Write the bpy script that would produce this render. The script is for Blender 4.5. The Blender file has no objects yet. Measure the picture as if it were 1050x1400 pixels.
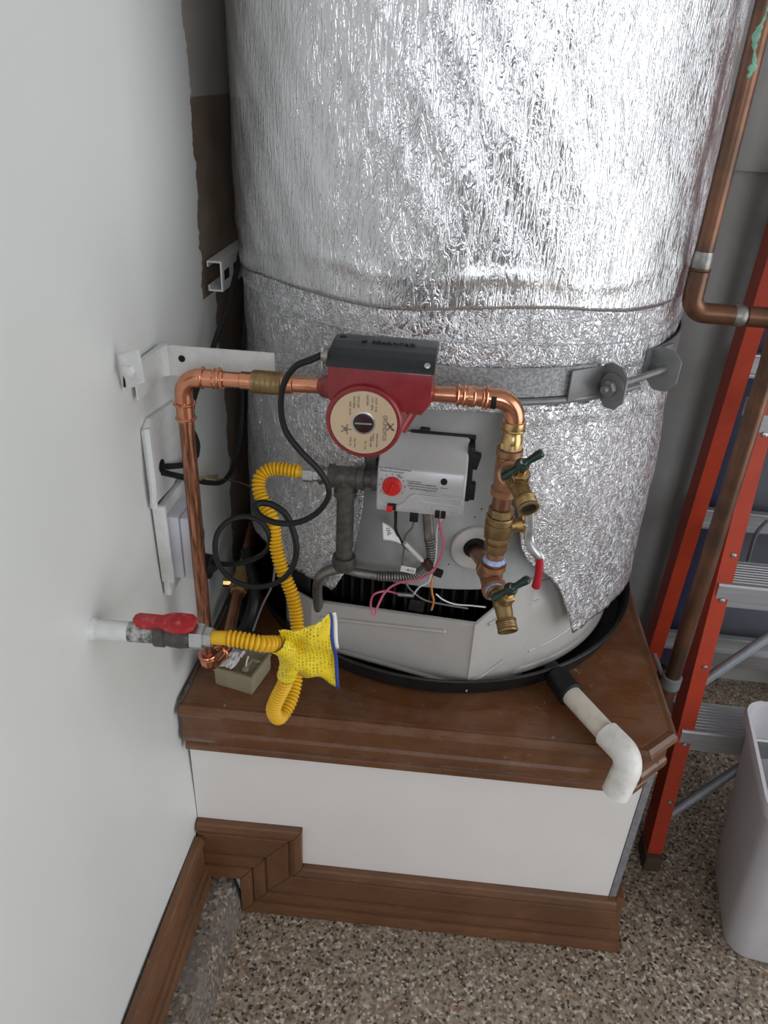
import bpy, bmesh, math, random
from mathutils import Vector, Matrix
V = Vector
PI = math.pi
random.seed(7)
SC = bpy.context.scene
COL = SC.collection

# ------------------------------------------------------------------ camera
RW = ((0.99244237, 0.09655538, -0.0757311),
      (0.11394804, -0.49609525, 0.86075859),
      (0.04554103, -0.8628827, -0.50334824))      # rows: world axes seen from the camera (x right, y down, z forward)
FPX = 1050.0
CAM = V((0.35, 0.0, 1.28))
cd = bpy.data.cameras.new('camera')
cam = bpy.data.objects.new('camera', cd)
COL.objects.link(cam)
cd.sensor_fit = 'VERTICAL'
cd.sensor_height = 36.0
cd.sensor_width = 27.0
cd.lens = 36.0 * FPX / 1400.0
cd.clip_start = 0.02
m = Matrix(((RW[0][0], -RW[0][1], -RW[0][2], CAM.x),
            (RW[1][0], -RW[1][1], -RW[1][2], CAM.y),
            (RW[2][0], -RW[2][1], -RW[2][2], CAM.z),
            (0, 0, 0, 1)))
cam.matrix_world = m
SC.camera = cam

# ------------------------------------------------------------------ world, lights, exposure
world = bpy.data.worlds.new('world')
SC.world = world
world.use_nodes = True
wn = world.node_tree.nodes
wl = world.node_tree.links
bg = wn['Background']
sky = wn.new('ShaderNodeTexSky')
sky.sky_type = 'HOSEK_WILKIE'
sky.sun_direction = (0.3, 0.55, 0.77)
sky.turbidity = 3.0
wl.new(sky.outputs[0], bg.inputs[0])
bg.inputs[1].default_value = 1.0


def area(name, loc, target, sx, sy, energy, color):
    l = bpy.data.lights.new(name, 'AREA')
    l.shape = 'RECTANGLE'
    l.size, l.size_y, l.energy, l.color = sx, sy, energy, color
    o = bpy.data.objects.new(name, l)
    COL.objects.link(o)
    o.location = loc
    o.rotation_euler = (V(target) - V(loc)).to_track_quat('-Z', 'Y').to_euler()
    return o


area('daylight_garage_door', (2.68, -0.15, 1.16), (0.0, 0.0, 0.95), 2.4, 2.3, 43, (0.95, 0.98, 1.0))
area('added_fill_light', (1.1, -2.95, 1.75), (0.6, 0.8, 0.9), 1.3, 1.1, 28, (0.90, 0.93, 1.0))  # soft cool fill light added behind the camera
SC.view_settings.view_transform = 'Standard'
SC.view_settings.look = 'None'
SC.view_settings.gamma = 1.0
SC.view_settings.exposure = 0.05
SC.view_settings.use_curve_mapping = False

# ------------------------------------------------------------------ measuring helpers


def ray(px, py):
    c = (px - 525.0, py - 700.0, FPX)
    return V([sum(RW[i][k] * c[k] for k in range(3)) for i in range(3)])


def at(px, py, x=None, y=None, z=None):
    r = ray(px, py)
    if x is not None:
        t = (x - CAM.x) / r.x
    elif y is not None:
        t = (y - CAM.y) / r.y
    else:
        t = (z - CAM.z) / r.z
    return CAM + r * t


TC = V((0.343, 1.167, 0))     # axis of the tank


def cyl(px, py, r):
    """where the sight line of a pixel meets the tank cylinder of radius r: (phi, z)"""
    d = ray(px, py)
    ox, oy = CAM.x - TC.x, CAM.y - TC.y
    a = d.x ** 2 + d.y ** 2
    b = 2 * (ox * d.x + oy * d.y)
    c = ox * ox + oy * oy - r * r
    disc = max(b * b - 4 * a * c, 0)
    t = (-b - math.sqrt(disc)) / (2 * a)
    p = CAM + d * t
    return math.atan2(p.x - TC.x, -(p.y - TC.y)), p.z


def pol(phi, r, z):
    return V((TC.x + r * math.sin(phi), TC.y - r * math.cos(phi), z))


# ------------------------------------------------------------------ materials
MATS = {}


def mat(name, color=(0.8, 0.8, 0.8), rough=0.5, metal=0.0, spec=0.5, coat=0.0):
    if name in MATS:
        return MATS[name]
    mt = bpy.data.materials.new(name)
    mt.use_nodes = True
    b = mt.node_tree.nodes['Principled BSDF']
    b.inputs['Base Color'].default_value = (*color, 1)
    b.inputs['Roughness'].default_value = rough
    b.inputs['Metallic'].default_value = metal
    b.inputs['Specular IOR Level'].default_value = spec
    b.inputs['Coat Weight'].default_value = coat
    MATS[name] = mt
    return mt


class NT:
    def __init__(s, mt):
        s.t = mt.node_tree
        s.b = s.t.nodes['Principled BSDF']

    def n(s, typ, **kw):
        o = s.t.nodes.new(typ)
        for k, v in kw.items():
            if k.startswith('i_'):
                o.inputs[k[2:].replace('_', ' ')].default_value = v
            else:
                setattr(o, k, v)
        return o

    def l(s, a, b):
        s.t.links.new(a, b)

    def coords(s, scale=(1, 1, 1), kind='Object', loc=(0, 0, 0), rot=(0, 0, 0)):
        tc = s.n('ShaderNodeTexCoord')
        if kind == 'World':
            g = s.n('ShaderNodeNewGeometry')
            src = g.outputs['Position']
        else:
            src = tc.outputs[kind]
        mp = s.n('ShaderNodeMapping')
        mp.inputs['Scale'].default_value = scale
        mp.inputs['Location'].default_value = loc
        mp.inputs['Rotation'].default_value = rot
        s.l(src, mp.inputs['Vector'])
        return mp.outputs[0]

    def noise(s, vec, scale=5, detail=3, rough=0.5, dist=0.0):
        o = s.n('ShaderNodeTexNoise')
        o.inputs['Scale'].default_value = scale
        o.inputs['Detail'].default_value = detail
        o.inputs['Roughness'].default_value = rough
        o.inputs['Distortion'].default_value = dist
        s.l(vec, o.inputs['Vector'])
        return o.outputs['Fac']

    def ramp(s, fac, stops, const=False):
        o = s.n('ShaderNodeValToRGB')
        if const:
            o.color_ramp.interpolation = 'CONSTANT'
        els = o.color_ramp.elements
        while len(els) < len(stops):
            els.new(0.5)
        for e, (p, c) in zip(els, stops):
            e.position = p
            e.color = (*c, 1) if isinstance(c, tuple) else (c, c, c, 1)
        s.l(fac, o.inputs[0])
        return o.outputs[0]

    def mix(s, fac, a, b, blend='MIX'):
        o = s.n('ShaderNodeMix', data_type='RGBA', blend_type=blend)
        for inp, v in ((o.inputs[0], fac), (o.inputs[6], a), (o.inputs[7], b)):
            if hasattr(v, 'links'):
                s.l(v, inp)
            elif isinstance(v, tuple):
                inp.default_value = (*v, 1)
            else:
                inp.default_value = v
        return o.outputs[2]

    def math(s, op, a, b=0.0):
        o = s.n('ShaderNodeMath', operation=op)
        for inp, v in ((o.inputs[0], a), (o.inputs[1], b)):
            if hasattr(v, 'links'):
                s.l(v, inp)
            else:
                inp.default_value = v
        return o.outputs[0]

    def bump(s, h, strength=0.3, dist=0.001, normal=None):
        o = s.n('ShaderNodeBump')
        o.inputs['Strength'].default_value = strength
        o.inputs['Distance'].default_value = dist
        s.l(h, o.inputs['Height'])
        if normal is not None:
            s.l(normal, o.inputs['Normal'])
        s.l(o.outputs[0], s.b.inputs['Normal'])
        return o.outputs[0]

    def color(s, c):
        s.l(c, s.b.inputs['Base Color'])

    def rough(s, c):
        s.l(c, s.b.inputs['Roughness'])


def speckled(name, c1, c2, rough=0.5, metal=0.0, scale=60, bump=0.2, lo=0.35, hi=0.65, stretch=(1, 1, 1), bscale=None, coat=0.0):
    mt = mat(name, c1, rough, metal, coat=coat)
    t = NT(mt)
    v = t.coords(stretch, 'World')
    n = t.noise(v, scale, 5, 0.6)
    t.color(t.mix(t.ramp(n, [(lo, 0.0), (hi, 1.0)]), c1, c2))
    if bump:
        t.bump(t.noise(v, bscale or scale * 3, 3), bump, 0.0008)
    return mt


def wall_material():
    mt = mat('painted_plaster', (0.74, 0.745, 0.72), 0.42)
    t = NT(mt)
    v = t.coords((1, 1, 1), 'World')
    n1 = t.noise(v, 3.0, 4, 0.6)
    n2 = t.noise(v, 28, 5, 0.65)
    c = t.mix(t.ramp(n1, [(0.3, 0.0), (0.75, 1.0)]), (0.75, 0.75, 0.725), (0.69, 0.70, 0.675))
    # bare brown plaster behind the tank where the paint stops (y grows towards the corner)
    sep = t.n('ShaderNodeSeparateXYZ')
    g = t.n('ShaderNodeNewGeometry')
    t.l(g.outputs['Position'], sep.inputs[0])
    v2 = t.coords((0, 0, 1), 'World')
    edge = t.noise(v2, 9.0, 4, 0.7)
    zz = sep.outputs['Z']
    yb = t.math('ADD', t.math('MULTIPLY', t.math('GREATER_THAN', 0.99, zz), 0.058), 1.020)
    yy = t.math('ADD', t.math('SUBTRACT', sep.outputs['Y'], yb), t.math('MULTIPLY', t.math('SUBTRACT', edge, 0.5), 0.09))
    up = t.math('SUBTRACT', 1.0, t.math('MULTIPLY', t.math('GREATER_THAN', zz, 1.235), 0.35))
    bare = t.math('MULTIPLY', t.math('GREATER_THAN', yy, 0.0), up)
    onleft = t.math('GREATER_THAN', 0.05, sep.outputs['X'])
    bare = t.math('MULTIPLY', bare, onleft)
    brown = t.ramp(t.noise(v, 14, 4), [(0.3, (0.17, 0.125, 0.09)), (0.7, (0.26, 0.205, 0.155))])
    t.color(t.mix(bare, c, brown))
    v3 = t.coords((2, 2, 0.8), 'World')
    drips = t.noise(v3, 6, 3, 0.5)
    h = t.math('ADD', t.math('MULTIPLY', n2, 0.35), t.math('MULTIPLY', drips, 0.7))
    h = t.math('ADD', h, t.math('MULTIPLY', t.noise(v, 9, 2), 0.8))
    t.bump(h, 0.24, 0.004)
    return mt


M_WALL = wall_material()
M_WALL2 = speckled('back_wall_paint', (0.40, 0.395, 0.375), (0.34, 0.335, 0.32), 0.6, 0, 8, 0.1)
M_RISER = speckled('white_riser_paint', (0.80, 0.765, 0.735), (0.74, 0.70, 0.67), 0.5, 0, 5, 0.15, 0.3, 0.8)
M_PAINTED = speckled('white_painted_metal', (0.74, 0.74, 0.72), (0.66, 0.66, 0.65), 0.4, 0, 70, 0.3)


def floor_material():
    mt = mat('epoxy_flake_floor', (0.3, 0.25, 0.2), 0.42)
    t = NT(mt)
    v = t.coords((1, 1, 1), 'World')
    dn = t.n('ShaderNodeTexNoise')
    dn.inputs['Scale'].default_value = 260
    t.l(v, dn.inputs['Vector'])
    vv = t.n('ShaderNodeVectorMath', operation='MULTIPLY_ADD')
    t.l(dn.outputs['Color'], vv.inputs[0])
    vv.inputs[1].default_value = (0.004, 0.004, 0.004)
    t.l(v, vv.inputs[2])
    vo = t.n('ShaderNodeTexVoronoi')
    vo.inputs['Scale'].default_value = 235
    t.l(vv.outputs[0], vo.inputs['Vector'])
    sp = t.n('ShaderNodeSeparateColor')
    t.l(vo.outputs['Color'], sp.inputs[0])
    c = t.ramp(sp.outputs[0], [(0.0, (0.022, 0.015, 0.012)), (0.10, (0.20, 0.145, 0.100)), (0.34, (0.30, 0.235, 0.170)), (0.62, (0.38, 0.31, 0.24)),
                               (0.80, (0.14, 0.10, 0.078)), (0.88, (0.58, 0.51, 0.43)), (0.97, (0.26, 0.12, 0.07))], const=True)
    big = t.noise(v, 3, 3)
    t.color(t.mix(t.ramp(big, [(0.3, 0.0), (0.8, 0.35)]), c, (0.25, 0.20, 0.155)))
    t.bump(sp.outputs[0], 0.4, 0.0012)
    t.rough(t.ramp(t.noise(v, 80), [(0.3, 0.3), (0.7, 0.6)]))
    return mt


M_FLOOR = floor_material()


def curb_material():
    mt = mat('rough_concrete_curb', (0.3, 0.27, 0.24), 0.85)
    t = NT(mt)
    v = t.coords((1, 1, 1), 'World')
    vo = t.n('ShaderNodeTexVoronoi')
    vo.inputs['Scale'].default_value = 190
    t.l(v, vo.inputs['Vector'])
    sp = t.n('ShaderNodeSeparateColor')
    t.l(vo.outputs['Color'], sp.inputs[0])
    c = t.ramp(sp.outputs[0], [(0.0, (0.05, 0.04, 0.035)), (0.10, (0.12, 0.09, 0.07)), (0.5, (0.19, 0.15, 0.115)), (0.85, (0.34, 0.29, 0.24))], const=True)
    n = t.noise(v, 14, 4)
    t.color(t.mix(t.ramp(n, [(0.42, 0.15), (0.62, 0.9)]), c, (0.16, 0.135, 0.12)))
    t.bump(t.math('ADD', t.noise(v, 120, 4), sp.outputs[0]), 0.6, 0.003)
    return mt


M_CURB = curb_material()


def wood_material(name, c1, c2, grain, dust=0.5, rough=0.3):
    mt = mat(name, c1, rough, coat=0.25)
    t = NT(mt)
    v = t.coords(grain, 'World')
    w = t.noise(v, 30, 5, 0.6, 0.4)
    c = t.mix(t.ramp(w, [(0.3, 0.0), (0.7, 1.0)]), c1, c2)
    vw = t.coords((1, 1, 1), 'World')
    blot = t.noise(vw, 9, 4)
    c = t.mix(t.ramp(blot, [(0.35, 0.0), (0.75, 0.6)]), c, tuple(x * 0.55 for x in c1))
    d = t.noise(vw, 95, 3, 0.7)
    dm = t.noise(vw, 7, 3)
    dd = t.math('MULTIPLY', t.ramp(d, [(0.66, 0.0), (0.74, 1.0)]), t.ramp(dm, [(0.45, 0.0), (0.65, 1.0)]))
    c = t.mix(t.math('MULTIPLY', dd, dust), c, (0.6, 0.55, 0.5))
    film = t.noise(vw, 22, 5, 0.7)
    c = t.mix(t.ramp(film, [(0.45, 0.0), (0.85, 0.24 * dust)]), c, (0.42, 0.37, 0.33))
    t.color(c)
    t.rough(t.ramp(t.noise(vw, 25, 4), [(0.3, rough * 0.8), (0.7, rough * 1.7)]))
    t.bump(w, 0.12, 0.0008)
    return mt


M_WOOD = wood_material('varnished_wood', (0.125, 0.045, 0.015), (0.185, 0.070, 0.023), (1.2, 9, 9), 0.55, 0.28)
M_BASE = wood_material('baseboard_wood_across', (0.125, 0.049, 0.019), (0.185, 0.080, 0.031), (1.2, 9, 9), 0.15, 0.38)
M_BASEV = wood_material('baseboard_wood_upright', (0.130, 0.052, 0.020), (0.190, 0.083, 0.032), (9, 9, 1.2), 0.15, 0.38)
M_BASEY = wood_material('baseboard_wood_deep', (0.125, 0.049, 0.019), (0.175, 0.076, 0.029), (9, 1.2, 9), 0.2, 0.38)


def foil_material(name, su, sv, strength, dist, rough=0.2, crackle=0.5, stretch=1.0):
    mt = mat(name, (0.86, 0.86, 0.86), rough, 0.84)
    t = NT(mt)
    tc = t.n('ShaderNodeTexCoord')
    mp = t.n('ShaderNodeMapping')
    mp.inputs['Scale'].default_value = (su, sv, 1)
    t.l(tc.outputs['UV'], mp.inputs['Vector'])
    n1 = t.noise(mp.outputs[0], 1.0, 3, 0.55, 0.6)
    mp2 = t.n('ShaderNodeMapping')
    mp2.inputs['Scale'].default_value = (1, stretch, 1)
    t.l(tc.outputs['UV'], mp2.inputs['Vector'])
    vo = t.n('ShaderNodeTexNoise')
    vo.inputs['Scale'].default_value = 95
    vo.inputs['Detail'].default_value = 3
    vo.inputs['Distortion'].default_value = 2.2
    t.l(mp2.outputs[0], vo.inputs['Vector'])
    rid = t.math('ABSOLUTE', t.math('SUBTRACT', vo.outputs['Fac'], 0.5))
    rid = t.math('SUBTRACT', 1.0, t.math('MINIMUM', t.math('MULTIPLY', rid, 9), 1.0))
    big = t.noise(mp2.outputs[0], 14, 2)
    h = t.math('ADD', n1, t.math('MULTIPLY', rid, crackle))
    h = t.math('ADD', h, t.math('MULTIPLY', big, 0.35))
    t.bump(h, strength, dist)
    tone = t.noise(mp2.outputs[0], 220, 2)
    t.rough(t.ramp(tone, [(0.3, rough * 0.7), (0.7, rough * 1.5)]))
    dirt = t.noise(mp2.outputs[0], 420, 2)
    t.color(t.mix(t.ramp(dirt, [(0.68, 0.0), (0.74, 1.0)]), (0.73, 0.73, 0.745), (0.26, 0.26, 0.26)))
    return mt


M_FOIL = foil_material('foil_upright_wrinkles', 330, 18, 0.72, 0.0014, 0.14, 0.38, 0.28)
M_FOIL2 = foil_material('foil_crumpled', 230, 60, 0.85, 0.0017, 0.19, 0.60, 0.7)

M_JACKET = speckled('grey_enamel', (0.34, 0.34, 0.335), (0.31, 0.31, 0.305), 0.38, 0, 40, 0.03)
M_PANEL = speckled('pale_grey_enamel', (0.47, 0.445, 0.415), (0.44, 0.415, 0.39), 0.32, 0, 30, 0.03)
M_BLACK = speckled('black_plastic', (0.008, 0.008, 0.009), (0.015, 0.014, 0.014), 0.42, 0, 60, 0.1)
M_RUBBER = speckled('black_rubber', (0.008, 0.008, 0.009), (0.013, 0.013, 0.014), 0.5, 0, 80, 0.05)
for q_ in (M_BLACK, M_RUBBER):
    q_.node_tree.nodes['Principled BSDF'].inputs['Specular IOR Level'].default_value = 0.3
M_HOLE = mat('dark_bore', (0.006, 0.005, 0.005), 0.9)
M_LID = speckled('charcoal_plastic', (0.013, 0.014, 0.015), (0.019, 0.020, 0.022), 0.45, 0, 300, 0.12)
M_RED = speckled('red_cast_paint', (0.20, 0.012, 0.018), (0.26, 0.018, 0.024), 0.33, 0, 60, 0.05, coat=0.2)
M_PLATE = speckled('beige_name_plate', (0.60, 0.45, 0.30), (0.55, 0.41, 0.27), 0.4, 0.15, 12, 0)
M_INK = mat('grey_brown_print', (0.17, 0.135, 0.11), 0.6)
M_INK2 = mat('dark_print', (0.06, 0.06, 0.065), 0.6)
M_CU = speckled('bright_copper', (0.80, 0.36, 0.22), (0.62, 0.27, 0.16), 0.24, 1.0, 45, 0.06)
M_CUOLD = speckled('aged_copper', (0.36, 0.165, 0.10), (0.20, 0.095, 0.062), 0.30, 0.9, 28, 0.12, 0.35, 0.65)
M_CUVERT = speckled('streaked_copper', (0.60, 0.27, 0.17), (0.17, 0.075, 0.05), 0.27, 0.95, 75, 0.08, 0.38, 0.62, (6, 6, 0.4))
M_CUBROWN = speckled('tarnished_copper', (0.20, 0.098, 0.060), (0.105, 0.065, 0.047), 0.38, 0.8, 16, 0.15, 0.4, 0.62)
M_VERD = speckled('green_patina', (0.16, 0.42, 0.30), (0.30, 0.52, 0.40), 0.8, 0, 160, 0.6)
M_BRASS = speckled('yellow_brass', (0.66, 0.46, 0.22), (0.52, 0.34, 0.14), 0.28, 1.0, 60, 0.1)
M_BRASSD = speckled('dull_brass', (0.36, 0.25, 0.12), (0.26, 0.17, 0.08), 0.42, 0.9, 70, 0.15)
M_BRONZE = speckled('cast_bronze', (0.42, 0.22, 0.12), (0.30, 0.15, 0.085), 0.48, 0.75, 120, 0.35)
M_BLUETAPE = speckled('blue_thread_sealant', (0.20, 0.30, 0.62), (0.50, 0.58, 0.75), 0.6, 0, 200, 0.4)
M_GREEN = mat('dark_green_enamel', (0.004, 0.026, 0.019), 0.3, coat=0.2)
M_IRON = speckled('black_iron', (0.060, 0.056, 0.050), (0.11, 0.10, 0.09), 0.5, 0.35, 130, 0.4)
M_STEEL = speckled('zinc_steel', (0.55, 0.55, 0.54), (0.42, 0.42, 0.41), 0.33, 0.9, 90, 0.15)
M_STEELD = speckled('dull_steel', (0.33, 0.32, 0.30), (0.22, 0.215, 0.20), 0.42, 0.85, 80, 0.15)
M_GALV = speckled('galvanised_strap', (0.24, 0.245, 0.25), (0.40, 0.40, 0.41), 0.5, 0.45, 260, 0.15, 0.42, 0.58)
M_BUCK = speckled('grey_strap_hardware', (0.20, 0.20, 0.20), (0.25, 0.25, 0.25), 0.48, 0.45, 60, 0.1)
M_YEL = speckled('yellow_coated_hose', (0.80, 0.46, 0.008), (0.70, 0.38, 0.006), 0.38, 0, 30, 0.03)
M_REDP = speckled('scuffed_red_vinyl', (0.42, 0.015, 0.02), (0.60, 0.16, 0.16), 0.45, 0, 90, 0.2, 0.55, 0.75)
M_REDV = mat('red_vinyl_sleeve', (0.42, 0.008, 0.02), 0.35)
M_KNOB = mat('bright_red_plastic', (0.66, 0.022, 0.02), 0.32)
M_CTRL = speckled('silver_plastic', (0.55, 0.54, 0.54), (0.52, 0.51, 0.51), 0.36, 0.25, 200, 0.04)
M_EMB = mat('raised_silver_letters', (0.62, 0.62, 0.62), 0.35, 0.2)
M_WHITEP = speckled('off_white_plastic', (0.62, 0.62, 0.68), (0.58, 0.58, 0.64), 0.4, 0, 30, 0.02)
M_PVC = speckled('scuffed_white_pvc', (0.80, 0.78, 0.74), (0.62, 0.58, 0.52), 0.4, 0, 60, 0.15, 0.45, 0.75)
M_PVCD = speckled('dirty_white_pvc', (0.70, 0.64, 0.55), (0.50, 0.42, 0.33), 0.45, 0, 40, 0.15, 0.4, 0.8)
M_TAN = speckled('tan_plastic', (0.33, 0.28, 0.19), (0.28, 0.24, 0.16), 0.45, 0, 30, 0.05)
M_FILM = mat('crinkled_clear_film', (0.62, 0.60, 0.58), 0.2)
M_PINK = mat('pink_wire_sheath', (0.62, 0.13, 0.20), 0.4)
M_WIREW = mat('white_wire_sheath', (0.72, 0.70, 0.68), 0.4)
M_WIREO = mat('orange_wire_sheath', (0.65, 0.24, 0.06), 0.4)
M_WIREG = mat('grey_wire_sheath', (0.16, 0.15, 0.14), 0.45)
M_PAPER = mat('white_label_paper', (0.78, 0.77, 0.75), 0.6)
M_BLUEINK = mat('blue_print', (0.03, 0.06, 0.32), 0.5)
M_ORANGE = speckled('orange_fibreglass', (0.46, 0.042, 0.010), (0.39, 0.033, 0.008), 0.45, 0, 25, 0.05, coat=0.0)
M_ALU = speckled('brushed_aluminium', (0.56, 0.56, 0.57), (0.46, 0.46, 0.475), 0.4, 0.7, 14, 0.1, 0.35, 0.65, (1, 12, 12))
M_ALUG = speckled('dull_aluminium', (0.28, 0.30, 0.33), (0.34, 0.36, 0.39), 0.5, 0.4, 60, 0.05)
M_FOOT = speckled('brown_rubber_foot', (0.10, 0.06, 0.04), (0.07, 0.045, 0.03), 0.7, 0, 40, 0.1)
M_NAVY = speckled('navy_panel', (0.018, 0.020, 0.055), (0.026, 0.027, 0.062), 0.55, 0, 10, 0.05)
M_SLATE = speckled('slate_laminate', (0.11, 0.12, 0.145), (0.13, 0.14, 0.165), 0.55, 0, 10, 0.05)
M_BIN = speckled('white_bin_plastic', (0.60, 0.575, 0.60), (0.56, 0.54, 0.565), 0.35, 0, 8, 0.03)
M_GREYP = speckled('grey_board_edge', (0.14, 0.14, 0.155), (0.22, 0.21, 0.22), 0.7, 0, 120, 0.3)
M_DARKCAULK = speckled('dark_caulk', (0.05, 0.045, 0.04), (0.14, 0.12, 0.1), 0.8, 0, 200, 0.5)
M_CEIL = mat('ceiling_paint', (0.62, 0.62, 0.60), 0.7)
M_GARAGE = mat('dim_garage_wall', (0.07, 0.07, 0.075), 0.7)
M_DRIVE = mat('driveway_concrete', (0.42, 0.41, 0.39), 0.8)


def tag_material():
    mt = mat('printed_yellow_tag', (0.82, 0.60, 0.02), 0.4)
    t = NT(mt)
    tc = t.n('ShaderNodeTexCoord')
    br = t.n('ShaderNodeTexBrick')
    br.offset = 0.37
    br.inputs['Scale'].default_value = 1.0
    br.inputs['Brick Width'].default_value = 0.042
    br.inputs['Row Height'].default_value = 0.030
    br.inputs['Mortar Size'].default_value = 0.0085
    br.inputs['Mortar Smooth'].default_value = 0.0
    br.inputs['Color1'].default_value = (0, 0, 0, 1)
    br.inputs['Color2'].default_value = (0, 0, 0, 1)
    br.inputs['Mortar'].default_value = (1, 1, 1, 1)
    mp = t.n('ShaderNodeMapping')
    mp.inputs['Rotation'].default_value = (0, 0, PI / 2)
    t.l(tc.outputs['UV'], mp.inputs['Vector'])
    t.l(mp.outputs[0], br.inputs['Vector'])
    n = t.noise(tc.outputs['UV'], 45, 2)
    ink = t.math('MULTIPLY', t.math('SUBTRACT', 1.0, br.outputs['Color']), t.math('GREATER_THAN', n, 0.47))
    block = t.ramp(t.noise(tc.outputs['UV'], 3.2, 1), [(0.62, 1.0), (0.64, 0.0)])
    ink = t.math('MULTIPLY', t.math('MULTIPLY', ink, block), 0.85)
    t.color(t.mix(ink, (0.84, 0.62, 0.02), (0.22, 0.16, 0.02)))
    t.bump(t.noise(tc.outputs['UV'], 9, 3), 0.5, 0.004)
    return mt


M_TAG = tag_material()

# ------------------------------------------------------------------ geometry builder
WLOC = {}


class G:
    S = 1.0
    def __init__(s):
        s.bm = bmesh.new()

    def _add(s, vs, fs):
        bv = [s.bm.verts.new(v) for v in vs]
        out = []
        for f in fs:
            try:
                out.append(s.bm.faces.new([bv[i] for i in f]))
            except ValueError:
                pass
        return bv, out

    def box(s, c, size, rot=None, bev=0.0, seg=2):
        t = bmesh.new()
        bmesh.ops.create_cube(t, size=1.0)
        bmesh.ops.scale(t, vec=V(size) * G.S, verts=t.verts)
        if bev:
            bmesh.ops.bevel(t, geom=t.edges[:], offset=min(bev, min(size) * 0.49), segments=seg, affect='EDGES', profile=0.6)
        M_ = Matrix.Translation(V(c)) @ (rot.to_4x4() if rot is not None else Matrix())
        s._merge(t, M_)
        return s

    def _merge(s, t, M_):
        t.verts.index_update()
        vs = [M_ @ v.co for v in t.verts]
        fs = [[v.index for v in f.verts] for f in t.faces]
        t.free()
        s._add(vs, fs)

    def prism(s, pts, o, u, v, d, bev=0.0, seg=2):
        """polygon (a,b) in frame o,u,v extruded along vector d"""
        t = bmesh.new()
        o, u, v, d = V(o), V(u), V(v), V(d)
        b = [t.verts.new(o + u * a + v * c) for a, c in pts]
        e = [t.verts.new(o + u * a + v * c + d) for a, c in pts]
        t.faces.new(b)
        t.faces.new(list(reversed(e)))
        n = len(pts)
        for i in range(n):
            t.faces.new([b[i], e[i], e[(i + 1) % n], b[(i + 1) % n]])
        bmesh.ops.recalc_face_normals(t, faces=t.faces)
        if bev:
            bmesh.ops.bevel(t, geom=t.edges[:], offset=bev, segments=seg, affect='EDGES', profile=0.6)
        s._merge(t, Matrix())
        return s

    def tube(s, pts, r, seg=16, cap=True, flat=1.0, closed=False):
        pts = [V(p) for p in pts]
        n = len(pts)
        rs = [q * G.S for q in r] if isinstance(r, (list, tuple)) else [r * G.S] * n
        tan = []
        for i in range(n):
            a = pts[max(i - 1, 0)]
            b = pts[min(i + 1, n - 1)]
            tan.append((b - a).normalized() if (b - a).length > 1e-9 else (tan[-1] if tan else V((0, 0, 1))))
        up = V((0, 0, 1)) if abs(tan[0].z) < 0.9 else V((1, 0, 0))
        nx = tan[0].cross(up).normalized()
        rings = []
        for i in range(n):
            nx = (nx - tan[i] * nx.dot(tan[i])).normalized()
            ny = tan[i].cross(nx)
            rings.append([s.bm.verts.new(pts[i] + nx * (rs[i] * math.cos(2 * PI * k / seg)) + ny * (rs[i] * flat * math.sin(2 * PI * k / seg))) for k in range(seg)])
        for i in range(n - 1):
            for k in range(seg):
                s.bm.faces.new([rings[i][k], rings[i][(k + 1) % seg], rings[i + 1][(k + 1) % seg], rings[i + 1][k]])
        if cap:
            s.bm.faces.new(list(reversed(rings[0])))
            s.bm.faces.new(rings[-1])
        return s

    def lathe(s, o, ax, prof, seg=24, rot0=0.0, cap=True):
        """profile [(t along axis, radius)]"""
        o, ax = V(o), V(ax).normalized()
        up = V((0, 0, 1)) if abs(ax.z) < 0.9 else V((1, 0, 0))
        nx = ax.cross(up).normalized()
        ny = ax.cross(nx)
        rings = []
        for t, r in prof:
            t, r = t * G.S, r * G.S
            rings.append([s.bm.verts.new(o + ax * t + nx * (r * math.cos(rot0 + 2 * PI * k / seg)) + ny * (r * math.sin(rot0 + 2 * PI * k / seg))) for k in range(seg)])
        for i in range(len(rings) - 1):
            for k in range(seg):
                s.bm.faces.new([rings[i][k], rings[i][(k + 1) % seg], rings[i + 1][(k + 1) % seg], rings[i + 1][k]])
        if cap:
            s.bm.faces.new(list(reversed(rings[0])))
            s.bm.faces.new(rings[-1])
        return s

    def sheet(s, rows, thick=0.0):
        """grid of points"""
        R = len(rows)
        Cn = len(rows[0])
        g = [[s.bm.verts.new(V(p)) for p in row] for row in rows]
        for i in range(R - 1):
            for j in range(Cn - 1):
                s.bm.faces.new([g[i][j], g[i][j + 1], g[i + 1][j + 1], g[i + 1][j]])
        return s


def finish(name, g, material, parent=None, angle=35, uv=None, recalc=True, solid=0.0, kind=None):
    bm = g.bm
    if recalc:
        bmesh.ops.recalc_face_normals(bm, faces=bm.faces)
    vs = [v.co.copy() for v in bm.verts]
    lo = V([min(v[i] for v in vs) for i in range(3)])
    hi = V([max(v[i] for v in vs) for i in range(3)])
    c = (lo + hi) / 2
    if parent is None:
        c.z = lo.z
    for v in bm.verts:
        v.co -= c
    me = bpy.data.meshes.new(name)
    bm.to_mesh(me)
    bm.free()
    for p in me.polygons:
        p.use_smooth = True
    me.set_sharp_from_angle(angle=math.radians(angle))
    me.materials.append(material)
    if uv is not None:
        ul = me.uv_layers.new(name='UVMap')
        for lp in me.loops:
            ul.data[lp.index].uv = uv(me.vertices[lp.vertex_index].co + c)
    o = bpy.data.objects.new(name, me)
    COL.objects.link(o)
    if parent is not None:
        o.parent = parent
        o.location = c - WLOC[parent.name]
    else:
        o.location = c
    WLOC[o.name] = c.copy()
    if solid:
        md = o.modifiers.new('thickness', 'SOLIDIFY')
        md.thickness = solid
        md.offset = 0
    if kind:
        o['kind'] = kind
    return o


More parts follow.
